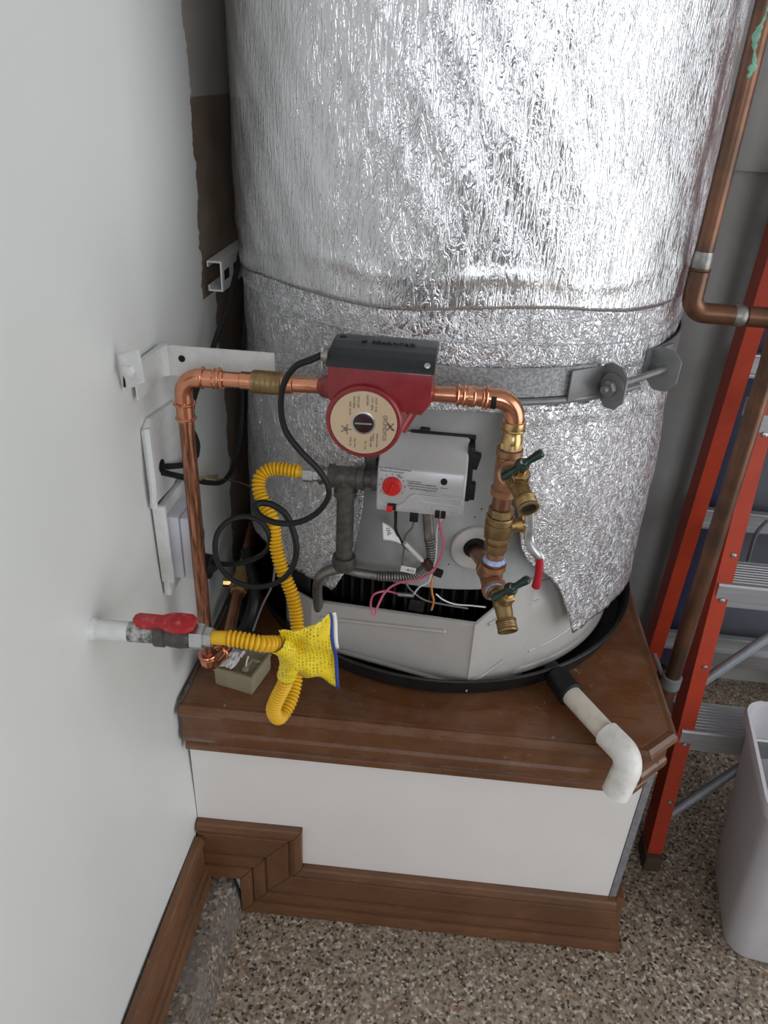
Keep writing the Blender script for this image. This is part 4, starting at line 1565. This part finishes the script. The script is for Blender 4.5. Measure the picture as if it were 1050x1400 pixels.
# yellow flexible connector
fx = thing('gas_flex_hose', 'yellow corrugated gas hose looping from the wall valve up to the iron tee', 'hose', hs)
nutR = tc_ - X * .038
way = [hs, hs + gdir * .024, at(357, 880, y=GY + .005), at(382, 882, y=.617), at(396, 900, y=.628), at(391, 930, y=.631), at(379, 955, y=.633), at(374, 971, y=.639), at(382, 981, y=.653), at(396, 960, y=.676), at(404, 930, y=.700), at(407, 890, y=.725),
       at(406, 850, y=.752), at(400, 815, y=.766), at(386, 780, y=.778), at(377, 745, y=.79), at(373, 712, y=.80), at(361, 688, y=.812), at(354, 668, y=.822), at(357, 650, y=.832), at(372, 641, y=.838), at(392, 642, y=.838), nutR - X * .006]
p, rr_ = corr(cr(way, 12), .0058, .0032, .0047, .016)
finish('hose', G().tube(p, rr_, 18), M_YEL, fx, angle=80)
lab(finish('flare_nut', G().lathe(nutR - X * .016, X, [(0, .0100), (.0006, .0118), (.013, .0118), (.0136, .0098), (.020, .0098)], 6, .3), M_STEEL, fx), 'zinc hex nut at the tee end')

# warning tag wrapped round the hose
tg = thing('warning_tag', 'crumpled yellow printed warning tag wrapped round the gas hose', 'tag', at(420, 890, y=.63))
g = G()
TUV = {}
rows = []
nu, nv = 30, 22
tl_, tr_, brr, blb = at(381, 862, y=.612), at(449, 844, y=.632), at(463, 937, y=.660), at(397, 928, y=.640)
for i in range(nv + 1):
    v_ = i / nv
    row = []
    for j in range(nu + 1):
        u_ = j / nu
        tp = tl_.lerp(tr_, u_)
        bt = blb.lerp(brr, u_)
        bt = bt + Z * (.006 * math.sin(u_ * PI) - .010 * math.exp(-((u_ - .72) / .12) ** 2) * 0 )
        p_ = tp.lerp(bt, v_)
        p_ = p_ + Z * (-.004 * math.sin(u_ * PI) * (1 - v_))
        p_ = p_ + Y * (.006 * math.sin(u_ * 7 + v_ * 3) * u_ + .0035 * math.sin(v_ * 9 - u_ * 5) + .004 * math.sin((u_ + v_) * 13) * .5 - .010 * (1 - u_) * math.sin(v_ * PI))
        row.append(p_)
    rows.append(row)
g.sheet(rows)
t0 = tl_.copy()
finish('printed_sheet', g, M_TAG, tg, angle=50, recalc=False, solid=.0007, uv=lambda q: ((q.x - t0.x) * 9, (q.z - t0.z) * 9))
slv = cr([at(380, 880, y=.611), at(391, 888, y=.615), at(396, 905, y=.6285), at(392, 925, y=.631)], 8)
g = G().tube(slv, [.0105 + .0006 * math.sin(i * 1.7) for i in range(len(slv))], 16, False)
s0 = slv[0]
finish('wrapped_sleeve', g, M_TAG, tg, angle=60, solid=.0006, uv=lambda q: ((q.x - t0.x) * 9 + q.y * 6, (q.z - t0.z) * 9))
L = [r_[-1] + V((.0008, -.0006, 0)) for r_ in rows]
g = G().sheet([[q - X * .0028 - Y * .0006 for q in L], [q + X * .0012 for q in L]])
finish('blue_border', g, M_BLUEINK, tg, solid=.0008, recalc=False)
L2 = [q + X * .0018 for q in L[: len(L) // 2]]
finish('white_border', G().sheet([L2, [q + X * .0035 + Y * .002 for q in L2]]), M_PAPER, tg, solid=.0006, recalc=False)

# ================================================================== MANIFOLD TUBE
mf = thing('manifold_tube', 'bent grey aluminium burner tube with ribbed bends under the gas control', 'tube', at(500, 785, y=.850))
c0 = at(585, 706, y=.842)
mw = [c0, at(586, 722, y=.842), at(587, 735, y=.842)]
cor_ = [at(587, 735, y=.842), at(590, 752, y=.842), at(589, 768, y=.844), at(578, 780, y=.846), at(562, 787, y=.848), at(540, 788, y=.849), at(516, 787, y=.85)]
finish('straight_leg', G().tube([c0 + Z * .006] + mw, .0068, 18), M_STEELD, mf)
p, rr_ = corr(cr(cor_, 10), .0054, .0020, .0038, 0)
lab(finish('ribbed_bend', G().tube(p, rr_, 18), M_STEELD, mf, angle=80), 'accordion ribbed bend')
fin_ = cr([at(516, 787, y=.85), at(490, 783, y=.852), at(468, 778, y=.855), at(448, 781, y=.858), at(437, 790, y=.862), at(434, 808, y=.885), at(436, 835, y=.920)], 8)
finish('tube', G().tube(fin_, [.0062 + (.0012 if i > 18 else 0) for i in range(len(fin_))], 18), M_STEELD, mf)
cl = at(599, 783, y=.834)
finish('clip', G().box(cl, (.012, .008, .009), Matrix.Rotation(.3, 3, 'Y'), .001), M_BLACK, mf)
finish('clip', G().box(at(585, 772, y=.830), (.015, .008, .011), Matrix.Rotation(.8, 3, 'Y'), .001), M_CUBROWN, mf)

# ================================================================== CONTROL WIRES


def wire(pts, r, m_, label, name='wire', y=.826, cat='wire', n_=8, ws=None):
    q = []
    for i, pt in enumerate(pts):
        yy = pt[2] if len(pt) > 2 else y
        q.append(at(pt[0], pt[1], y=yy))
    return tag(finish(name, G().tube(cr(q, n_), r, 10), m_), label, cat)


wire([(600, 708, .815), (602, 722, .820), (606, 740, .824), (604, 756, .826), (598, 770, .826), (590, 783, .828), (572, 792, .830), (545, 797, .832), (528, 808, .836), (518, 825, .838), (512, 841, .835), (508, 834, .836), (507, 822, .846), (512, 812, .862), (528, 808, .875), (545, 812, .878)], .0016, M_PINK, 'pink wire looping out of the gas control and over the cover plate')
wire([(604, 708, .816), (598, 722, .822), (597, 745, .826), (596, 765, .828), (591, 780, .828), (586, 795, .834), (573, 803, .84), (566, 812, .85)], .0012, M_WIREW, 'white wire running down from the gas control beside the pink one')
wire([(591, 788, .836), (590, 800, .84), (591, 812, .85), (593, 822, .858), (590, 834, .866)], .0014, M_WIREO, 'orange wire dropping into the burner opening')
wire([(555, 797, .85), (562, 807, .85), (580, 820, .86), (605, 826, .866), (640, 832, .868)], .0013, M_WIREG, 'grey wire crossing the burner opening behind the cover plate')
wire([(596, 812, .866), (606, 820, .868), (622, 826, .868), (645, 828, .868), (664, 830, .868)], .0011, M_WIREW, 'thin pale wire at the right of the burner opening')
w_ = wire([(566, 712, .818), (563, 722, .822), (554, 733, .828), (553, 745, .832), (551, 760, .838), (549, 776, .842)], .0014, M_WIREG, 'grey wire hanging from the middle plug of the gas control')
bw = wire([(541, 700, .816), (541, 712, .818), (541, 724, .818), (547, 737, .818), (555, 748, .82), (578, 766, .826), (592, 780, .832)], .0020, M_RUBBER, 'black lead from the red button carrying a white flag label')
# flag label
g = G()
fa, fb, fc, fd = at(523, 714, y=.816), at(541, 727, y=.817), at(549, 744, y=.815), at(524, 738, y=.808)
rows = []
for i in range(7):
    a_ = fa.lerp(fd, i / 6)
    b_ = fb.lerp(fc, i / 6)
    rows.append([a_.lerp(b_, j / 6) + Y * (.0025 * math.sin(j / 6 * PI)) for j in range(7)])
g.sheet(rows)
fl = tag(finish('flag_label', g, M_PAPER, None, solid=.0004, recalc=False), 'white flag label folded on the black lead under the gas control', 'label')
q_ = at(533, 727, y=.8115)
text('print', '1HL', .0075, at(531, 727, y=.8105), V((.35, 0, -1)), V((1, .0, .35)), M_INK2, fl, .0003)
# clear sleeve
sl = cr([at(553, 742, y=.817), at(565, 754, y=.821), at(577, 766, y=.825)], 6)
tag(finish('wire_sleeve', G().tube(sl, [.0048, .0056] + [.0056] * 9 + [.0056, .0046], 12, True, .6), M_FILM), 'cloudy plastic sleeve over the black lead joint', 'sleeve')
g = G().box(at(558, 779, y=.833), (.020, .001, .011), Matrix.Rotation(.12, 3, 'Y') @ Matrix.Rotation(.2, 3, 'X'), .0004)
lb = tag(finish('wire_label', g, M_PAPER), 'small white printed label in front of the ribbed tube', 'label')
text('print', 'A72', .006, at(561, 780, y=.8318), V((1, 0, -.12)), V((.12, .2, 1)), M_INK2, lb, .0003)
# igniter module inside the opening
ig = thing('wire_splice', 'grey wire splice and black junction piece in the burner opening', 'connector', at(560, 815, y=.868))
finish('splice', G().tube([at(544, 812, y=.87), at(566, 814, y=.87)], .0036, 12), M_STEELD, ig)
finish('junction', G().box(at(570, 826, y=.872), (.022, .010, .020), Matrix.Rotation(.1, 3, 'Y'), .002), M_BLACK, ig)

# ================================================================== PUMP CORD
gl = V((bx0 - .0066, .7093, zl + .0066))
cw = [gl, at(425, 492, y=0.706), at(404, 501, y=0.706), at(388, 525, y=0.708), at(384, 558, y=0.712), at(391, 590, y=0.716), at(412, 618, y=0.722), at(436, 643, y=0.728), at(449, 666, y=0.732), at(447, 684, y=0.735), at(432, 702, y=0.737), at(408, 714, y=0.738), at(380, 715, y=0.740),
      at(358, 707, y=.745), at(349, 696, y=.750), at(354, 688, y=.757), at(372, 690, y=.762), at(391, 704, y=.763), at(402, 730, y=.762), at(405, 757, y=.76), at(396, 782, y=.758), at(375, 798, y=.756), at(347, 802, y=.755),
      at(318, 793, y=.756), at(299, 772, y=.76), at(294, 750, y=.765), at(298, 728, y=.772), at(313, 712, y=.78), at(335, 706, y=.785), at(356, 713, y=.787), at(368, 732, y=.788), at(366, 750, y=.79), at(350, 763, y=.795), at(325, 771, y=.80), at(303, 771, y=.81), at(288, 769, y=.82)]
pc = thing('power_cord', 'black pump cord coiled beside the yellow hose and plugged into the white box', 'cord', at(350, 760, y=.77))
finish('cable', G().tube(cr(cw, 8), .0040, 12, True, .8), M_RUBBER, pc)
pe = at(288, 769, y=.82)
plug0 = V((.0425, .812, pe.z - .001))
g = G().tube([pe + X * .012, pe + X * .006, pe - X * .004, plug0 + X * .012, plug0 + X * .011, plug0], [.0045, .0065, .0095, .0110, .0165, .0175], 18, True)
g.box(pe - X * .006, (.022, .014, .018), None, .003)
finish('plug', g, M_BLACK, pc)

# ================================================================== TIMER BOX + OUTLET PLATE
op = thing('outlet_plate', 'white overpainted outlet box cover on the left wall under the cable entry', 'outlet', (0, .83, .66))
zA, zB = .668, .793
g = G().box((.0055, .824, (zA + zB) / 2 + .004), (.009, .098, .130), None, .003)
finish('cover', g, M_PAINTED, op)
g = G().box((.0075, .776, .748), (.016, .006, .115), Matrix.Rotation(.03, 3, 'X'), .002)
finish('raised_edge', g, M_PAINTED, op)
jc = thing('junction_cover', 'lumpy white overpainted cover plate with black cable hole on the left wall', 'cover', (0, .82, .80))
g = G().prism([(.770, .808), (.768, .905), (.785, .915), (.868, .905), (.872, .812), (.83, .803)], (-.001, 0, 0), Y, Z, (.0065, 0, 0), bev=.002)
finish('plate', g, M_PAINTED, jc)
g = G().tube(cr([V((.004, .769, .806)), V((.007, .766, .84)), V((.006, .768, .88)), V((.004, .772, .908))], 6), .0045, 10)
finish('paint_ridge', g, M_PAINTED, jc)
hz = at(219, 640, x=.006)
finish('cable_hole', G().lathe(V((.0045, hz.y + .006, hz.z)), X, [(0, .0085), (.0016, .0085)], 20), M_HOLE, jc)
tb = thing('plug_in_timer', 'small white plastic plug-in box on the left wall behind the copper pipe', 'timer', (.03, .822, .70))
g = G().box((.0155, .8095, .738), (.021, .049, .092), None, .003)
finish('back_half', g, M_WHITEP, tb)
g = G().box((.0340, .8095, .738), (.0152, .047, .090), None, .004)
finish('front_half', g, M_WHITEP, tb)
finish('socket_recess', G().lathe((.0412, .8095, .738), X, [(0, .018), (.0012, .018)], 28), M_BLACK, tb)

# ================================================================== WALL CABLES
c1_ = [at(221, 640, x=.008) + Y * .004, at(240, 637, y=.832), at(258, 634, y=.86), at(268, 622, y=.875), at(266, 606, y=.885), at(262, 585, y=.90), at(262, 560, y=.915), at(268, 535, y=.93), at(284, 495, y=.96), at(300, 450, y=.99), at(315, 405, y=1.03), at(328, 350, y=1.08), at(333, 310, y=1.10)]
cb = thing('wall_cable', 'black cable running from the cover plate up the left wall behind the strap', 'cable', c1_[0])
finish('cable', G().tube(cr(c1_, 8), .0038, 10), M_RUBBER, cb)
finish('wrapped_splice', G().tube(cr([at(263, 590, y=.895), at(268, 606, y=.886), at(268, 624, y=.872)], 5), [.004, .0045, .005, .005, .0052, .0055, .0055, .0052, .005, .0045, .004], 10), M_BLACK, cb)
c2_ = [at(221, 648, x=.008) + Y * .004, at(240, 650, y=.835), at(262, 655, y=.86), at(285, 660, y=.91), at(305, 658, y=.96), at(318, 640, y=1.0), at(327, 610, y=1.03), at(331, 570, y=1.05), at(332, 520, y=1.06), at(333, 470, y=1.06), at(337, 420, y=1.07), at(338, 390, y=1.08)]
cb2 = thing('wall_cable', 'black cable curving from the cover plate into the gap beside the tank', 'cable', c2_[0])
finish('cable', G().tube(cr(c2_, 8), .0038, 10), M_RUBBER, cb2)
g = G()
for k, (a_, b_) in enumerate((((262, 662), (298, 650)), ((265, 656), (300, 655)))):
    g.tube(cr([at(*a_, y=.872), at((a_[0] + b_[0]) / 2, (a_[1] + b_[1]) / 2 - 3, y=.88), at(*b_, y=.90)], 6), .0018, 8)
lab(finish('bare_strands', g, M_BRASSD, cb2), 'twisted bare wire ends')
wire([(300, 655, .93), (322, 658, .95), (340, 664, .90), (358, 672, .88), (372, 688, .85), (376, 700, .845)], .0011, M_CUBROWN, 'thin brown thermostat wire crossing to the foil blanket', 'thin_wire')
wire([(376, 775, .83), (372, 800, .84), (360, 825, .86), (352, 845, .87), (346, 862, .87)], .0015, M_WIREG, 'thin grey wire hanging behind the yellow hose', 'thin_wire')
tag(finish('pipe_insulation', G().tube(cr([V((.030, 1.10, .492)), V((.018 + .02, .98, .508)), V((.040, .935, .503)), V((.060, .91, .51)), V((.075, .93, .56)), V((.045, 1.0, .60))], 8), .0095, 14), M_BLACK), 'black foam pipe insulation in the dark gap left of the tank', 'insulation')

# ================================================================== TAN BOX
A0, B0, C0 = at(295, 936, z=ZP), at(345, 951, z=ZP), at(371, 916, z=ZP)
ux = (B0 - A0)
vx = (C0 - B0)
lu, lv_ = ux.length, vx.length
ux.normalize()
vx = (vx - ux * vx.dot(ux)).normalized()
tb2 = thing('tan_box', 'small open tan plastic box holding crumpled film on the platform by the copper elbow', 'box', (A0 + C0) / 2)
hgt = .034


def rect(inset, z):
    return [A0 + ux * (inset + du) + vx * (inset + dv) + Z * z for du, dv in ((0, 0), (lu - 2 * inset, 0), (lu - 2 * inset, lv_ - 2 * inset), (0, lv_ - 2 * inset))]


g = G()
lv = [rect(.001, .0005), rect(0, .006), rect(0, hgt - .007), rect(-.0012, hgt - .006), rect(-.0012, hgt), rect(.002, hgt), rect(.003, hgt - .007)]
rings_ = [[g.bm.verts.new(p) for p in r_] for r_ in lv]
for r0_, r1_ in zip(rings_, rings_[1:]):
    for k in range(4):
        g.bm.faces.new([r0_[k], r0_[(k + 1) % 4], r1_[(k + 1) % 4], r1_[k]])
g.bm.faces.new(list(reversed(rings_[0])))
g.bm.faces.new(rings_[-1])
finish('tray', g, M_TAN, tb2, angle=30)
g = G()
cB = (A0 + C0) / 2 + Z * (hgt - .004)
g.box(cB + ux * .010 - vx * .004, (.004, .030, .007), Matrix.Rotation(math.atan2(vx.y, vx.x) - PI / 2, 3, 'Z'), .001)
g.box(cB + ux * .018 + vx * .008, (.016, .003, .007), Matrix.Rotation(math.atan2(ux.y, ux.x), 3, 'Z'), .001)
g.lathe(cB + ux * .012 - vx * .014 - Z * .003, Z, [(0, .005), (.006, .005), (.007, .002)], 12)
finish('inner_rib', g, M_TAN, tb2)
finish('clip_post', G().tube(cr([cB + ux * .010 - vx * .010, cB + ux * .011 - vx * .009 + Z * .010, cB + ux * .013 - vx * .006 + Z * .020], 4), .0013, 8), M_PVCD, tb2)
g = G()
rows = []
fo = A0 + Z * (hgt + .000)
for i in range(11):
    rows.append([fo + ux * (.002 + .026 * j / 10) + vx * (.002 + .042 * i / 10) + Z * (.0015 + random.uniform(0, .005) + .006 * math.sin(j / 10 * PI) * math.sin(i / 10 * PI)) for j in range(11)])
g.sheet(rows)
tag(finish('crumpled_film', g, M_FILM, None, angle=10, recalc=False, solid=.0003), 'crumpled clear plastic film lying on the tan box', 'film')

# ================================================================== PAN DRAIN PIPE
dz = ZP + .0215
q0 = at(762, 922, z=dz)
q1 = at(777, 946, z=dz)
q2 = at(836, 1010, z=dz)
q3 = at(861, 1035, z=dz)
pdn = (q2 - q1).normalized()
dd_ = thing('pan_drain_pipe', 'white plastic drain pipe running from the black pan over the platform edge', 'pipe', (q1.x, q1.y, ZP))
odir = V((q1.x - PC.x, q1.y - PC.y, 0)).normalized()
oc = V((PC.x, PC.y, dz)) + V((q0.x - PC.x, q0.y - PC.y, 0)).normalized() * .322
g = G().tube([oc, oc.lerp(q1, .35), oc.lerp(q1, .36), q1 + pdn * .004], [.0135, .0135, .0188, .0188], 24)
g.lathe(q1 + pdn * .001, pdn, [(0, .0188), (.001, .0200), (.006, .0200), (.007, .0170)], 24)
lab(finish('pan_adapter', g, M_BLACK, dd_), 'black threaded pan adapter')
lab(finish('pipe', G().tube([q1 + pdn * .004, q2], .0150, 28), M_PVCD, dd_), 'stained white pipe length')
el = q3 + pdn * .004
g = G().tube(bend(q2 - pdn * .010, el, el + V((-.012, -.010, -.060)).normalized() * .058, .021, 14), .0188, 30)
lab(finish('elbow', g, M_PVC, dd_), 'white elbow pointing down past the moulding')

# ================================================================== RIGHT-HAND COPPER PIPE
pr = thing('tall_copper_pipe', 'tall tarnished copper pipe hugging the right side of the blanket and jogging right', 'pipe', (.684, 1.0, .98))
pxu = at(945, 395, y=1.0)
pxt = at(1043, 0, y=1.0)
xa = (pxu.x + pxt.x) / 2 + .004
za_ = at(960, 424, y=1.0).z
zb_ = at(1046, 438, y=1.0).z
zarm = (za_ + zb_) / 2
RR = .0112
XE = at(975, 720, y=1.0).x + .008
finish('upper_run', G().tube([V((xa, 1.0, 2.3)), V((xa, 1.0, zarm + .05))], RR, 22), M_CUBROWN, pr)
g = G().tube(bend(V((xa, 1.0, zarm + .055)), V((xa, 1.0, zarm)), V((xa + .055, 1.0, zarm)), .020, 12), RR + .0016, 22)
ring(g, (xa, 1.0, zarm + .052), Z, RR + .0026, .004, RR)
lab(finish('elbow', g, M_CUBROWN, pr), 'tarnished copper elbow with solder stains')
finish('cross_run', G().tube([V((xa + .053, 1.0, zarm)), V((XE - .03, 1.0, zarm))], RR, 22), M_CUBROWN, pr)
g = G().tube(bend(V((XE - .045, 1.0, zarm)), V((XE, 1.0, zarm)), V((XE, 1.0, zarm - .05)), .020, 12), RR + .0016, 22)
finish('elbow', g, M_CUBROWN, pr)
finish('lower_run', G().tube([V((XE, 1.0, zarm - .048)), V((XE, 1.0, .004))], RR + .0012, 22), M_CUBROWN, pr)
sj = V((xa + .060, 1.0, zarm))
g = G().lathe(sj - X * .009, X, [(0, RR), (.004, RR + .0022), (.012, RR + .0024), (.018, RR)], 20)
lab(finish('solder_blob', g, M_STEELD, pr), 'grey solder blob')
g = G().lathe(V((xa, 1.0, zarm + .050)), Z, [(0, RR + .0002), (.004, RR + .0012), (.016, RR + .0010), (.024, RR + .0002)], 20)
finish('solder_blob', g, M_STEELD, pr)
# green patina streak
g = G()
rows = []
for i in range(25):
    z_ = 1.285 + .065 * i / 24
    wv = max(.06, .30 + .16 * math.sin(i * .55) + .10 * math.sin(i * 1.9 + 1) + random.uniform(-.10, .10)) * min(1, (25 - i) / 4, (i + 2) / 5)
    row = []
    for j in range(6):
        a = math.radians(-12) + .22 * math.sin(i * .35) + wv * (j / 5 - .5) * 1.5
        row.append(V((xa + (RR + .0004) * math.sin(a), 1.0 - (RR + .0004) * math.cos(a), z_)))
    rows.append(row)
g.sheet(rows)
lab(finish('patina', g, M_VERD, pr, recalc=False, solid=.0003), 'green corrosion streak')
cz_ = at(913, 930, y=1.0).z
g = G().lathe((XE, 1.0, cz_ - .012), Z, [(0, RR + .003), (.001, RR + .0045), (.022, RR + .0045), (.023, RR + .003)], 24)
g.tube([V((XE - .012, 1.01, cz_)), V((XE - .02, 1.05, cz_ + .01))], .004, 8)
lab(finish('pipe_clamp', g, M_BUCK, pr), 'grey clamp near the foot')

# ================================================================== STEPLADDER
lad = thing('stepladder', 'orange fibreglass stepladder with aluminium treads standing right of the platform', 'ladder', (1.05, 1.15, 0))
KB = .22


def yB(z):
    return .962 + KB * z


def rail(x0, yfun, z0_, z1_, flip=1, dep=.072, wd=.026, slant=0.0, name='front_rail'):
    """open channel: web facing -x, flanges towards +x (flip=-1 mirrors)"""
    prof = [(0, 0), (wd, 0), (wd, .004), (.004, .004), (.004, dep - .004), (wd, dep - .004), (wd, dep), (0, dep)]
    g = G()
    lo = [V((x0 + flip * a, yfun(z0_) + b, z0_)) for a, b in prof]
    hi = [V((x0 + flip * a + slant, yfun(z1_) + b, z1_)) for a, b in prof]
    vs = [g.bm.verts.new(p) for p in lo + hi]
    k = len(prof)
    for i in range(k):
        g.bm.faces.new([vs[i], vs[(i + 1) % k], vs[k + (i + 1) % k], vs[k + i]])
    g.bm.faces.new(vs[:k])
    g.bm.faces.new(list(reversed(vs[k:])))
    return finish(name, g, M_ORANGE, lad)


XB0 = .788
XBR = 1.36
ZT = 1.62


def xB(z):
    return XB0 + .030 * z


rail(xB(.03), yB, .032, ZT, 1, .048, slant=.030 * ZT)
rail(XBR, yB, .032, ZT, -1, .048, slant=-.030 * ZT)


def yA(z):
    return 1.425 - .035 * z


XA0 = .848
rail(XA0, yA, .032, ZT, 1, .050, .030, name='rear_rail')
rail(XBR - .045, yA, .032, ZT, -1, .050, .030, name='rear_rail')
for (x_, yfn, d_, s_) in ((xB(0), yB, .048, 1), (XBR, yB, .048, -1), (XA0, yA, .05, 1), (XBR - .045, yA, .05, -1)):
    finish('foot', G().box((x_ + s_ * .013, yfn(0) + d_ / 2, .019), (.031, d_ + .006, .037), None, .003), M_FOOT, lad)
for zs in (.300, .572, .845, 1.118, 1.39):
    y0 = yB(zs)
    xa_, xb_ = xB(zs) + .005, XBR - .030 * zs - .005
    g = G()
    prof = [(0, -.042), (0, -.003), (.003, 0)]
    nr = 9
    for k in range(nr):
        b0 = .006 + (.082 - .012) * k / nr
        prof += [(b0, 0), (b0 + .0045, 0), (b0 + .005, -.0014), (b0 + .0070, -.0014)]
    prof += [(.079, 0), (.082, -.003), (.082, -.032), (.079, -.032), (.079, -.004), (.004, -.004), (.004, -.042)]
    g.prism([(p, q) for p, q in prof], (xa_, y0 - .006, zs), Y, Z, (xb_ - xa_, 0, 0))
    td = lab(finish('tread', g, M_ALU, lad, angle=25), 'ribbed aluminium tread')
    for dz_ in (-.012, -.030):
        finish('rivet', G().lathe((xB(zs) + .016, y0 - .0005 + KB * dz_, zs + dz_), -Y, [(0, .0048), (.0016, .0042), (.0026, .002)], 14), M_STEEL, td)
    finish('rivet', G().lathe((xa_ + .155, y0 - .006, zs - .025), -Y, [(0, .0050), (.0016, .0044), (.0026, .002)], 14), M_STEEL, td)
for zz_ in (.62, .42, .15):
    finish('rivet', G().lathe((xB(zz_) + .017, yB(zz_), zz_), -Y, [(0, .0048), (.0016, .0042), (.0026, .002)], 14), M_STEEL, lad)
for zs in (.17, .500, .832, 1.16):
    y0 = yA(zs)
    g = G()
    g.box(((XA0 + XBR - .045) / 2, y0 + .034, zs), (XBR - .045 - XA0 - .012, .006, .046))
    g.box(((XA0 + XBR - .045) / 2, y0 + .028, zs + .020), (XBR - .045 - XA0 - .008, .014, .007), None, .002)
    g.box(((XA0 + XBR - .045) / 2, y0 + .028, zs - .018), (XBR - .045 - XA0 - .008, .014, .007), None, .002)
    lab(finish('rear_brace_bar', g, M_ALU, lad), 'horizontal aluminium bar between the rear rails')
for (z_hi, z_lo) in ((.262, .10), (.530, .375)):
    g = G().tube([V((xB(z_hi) + .165, yB(z_hi) + .020, z_hi)), V((xB(z_lo) + .028, yB(z_lo) + .024, z_lo))], .0085, 14)
    finish('diagonal_brace', g, M_ALUG, lad)
    g = G().tube([V((XBR - .17, yB(z_hi) + .020, z_hi)), V((XBR - .030, yB(z_lo) + .024, z_lo))], .0085, 14)
    finish('diagonal_brace', g, M_ALUG, lad)
g = G().tube([V((.90, 1.40, .52)), V((.99, 1.36, .40 + .33))], .007, 12)
finish('spreader', G().tube(cr([at(1050, 712, y=1.30), at(1035, 728, y=1.30), at(1028, 745, y=1.31), at(1022, 768, y=1.32)], 6), .006, 10, True, .5), M_ALUG, lad)
g.bm.free()
finish('top_cap', G().box(((XB0 + XBR) / 2, (yB(ZT) + yA(ZT)) / 2 + .03, ZT + .02), (XBR - XB0 + .02, .16, .05), None, .012), M_ORANGE, lad)

# panels stored behind the ladder
sp = thing('stored_panel', 'dark slate folded table leaning on the back wall behind the stepladder', 'table', (1.3, 1.505, 0))
finish('board', G().box((1.335, 1.507, .62), (.85, .030, 1.0), Matrix.Rotation(-.012, 3, 'X'), .004), M_SLATE, sp)
finish('edge_strip', G().box((.908, 1.496, .62), (.045, .040, 1.10), None, .004), M_NAVY, sp)
finish('lower_rail', G().box((1.32, 1.494, .095), (.80, .010, .045), None, .003), M_ALU, sp)
for xx in (.93, 1.66):
    finish('foot', G().box((xx, 1.505, .06), (.03, .03, .12), None, .004), M_BLACK, sp)

# ================================================================== WHITE BIN
bn = thing('waste_bin', 'tall white plastic bin on the floor at the lower right', 'bin', (1.09, .90, 0))
ang = math.radians(-8)
ca, sa = math.cos(ang), math.sin(ang)
bc = V((1.070, .892, 0))


def rrect(hx, hy, rad_, z, n_=6):
    out = []
    for (sx_, sy_, a0_) in ((1, 1, 0), (-1, 1, 90), (-1, -1, 180), (1, -1, 270)):
        for k in range(n_ + 1):
            a = math.radians(a0_ + 90 * k / n_)
            x_ = sx_ * (hx - rad_) + rad_ * math.cos(a)
            y_ = sy_ * (hy - rad_) + rad_ * math.sin(a)
            out.append(V((bc.x + x_ * ca - y_ * sa, bc.y + x_ * sa + y_ * ca, z)))
    return out


hb_, tb_ = (.160, .098), (.190, .122)
HB = .372
lv = []
for z_, off in ((.001, -.008), (.003, -.002), (.012, 0)):
    lv.append(rrect(hb_[0] + off, hb_[1] + off, .035, z_))
for t in (.25, .5, .75, .93):
    lv.append(rrect(hb_[0] + (tb_[0] - hb_[0]) * t, hb_[1] + (tb_[1] - hb_[1]) * t, .035, HB * t))
lv.append(rrect(tb_[0] + .006, tb_[1] + .006, .038, HB * .935))
lv.append(rrect(tb_[0] + .009, tb_[1] + .009, .040, HB * .985))
lv.append(rrect(tb_[0] + .006, tb_[1] + .006, .038, HB))
lv.append(rrect(tb_[0] - .001, tb_[1] - .001, .034, HB * .99))
lv.append(rrect(tb_[0] - .003, tb_[1] - .003, .033, HB * .9))
lv.append(rrect(hb_[0] - .003, hb_[1] - .003, .033, .01))
g = G()
rg = [[g.bm.verts.new(p) for p in r_] for r_ in lv]
k_ = len(rg[0])
for r0_, r1_ in zip(rg, rg[1:]):
    for k in range(k_):
        g.bm.faces.new([r0_[k], r0_[(k + 1) % k_], r1_[(k + 1) % k_], r1_[k]])
g.bm.faces.new(list(reversed(rg[0])))
g.bm.faces.new(rg[-1])
finish('bucket', g, M_BIN, bn, angle=50)
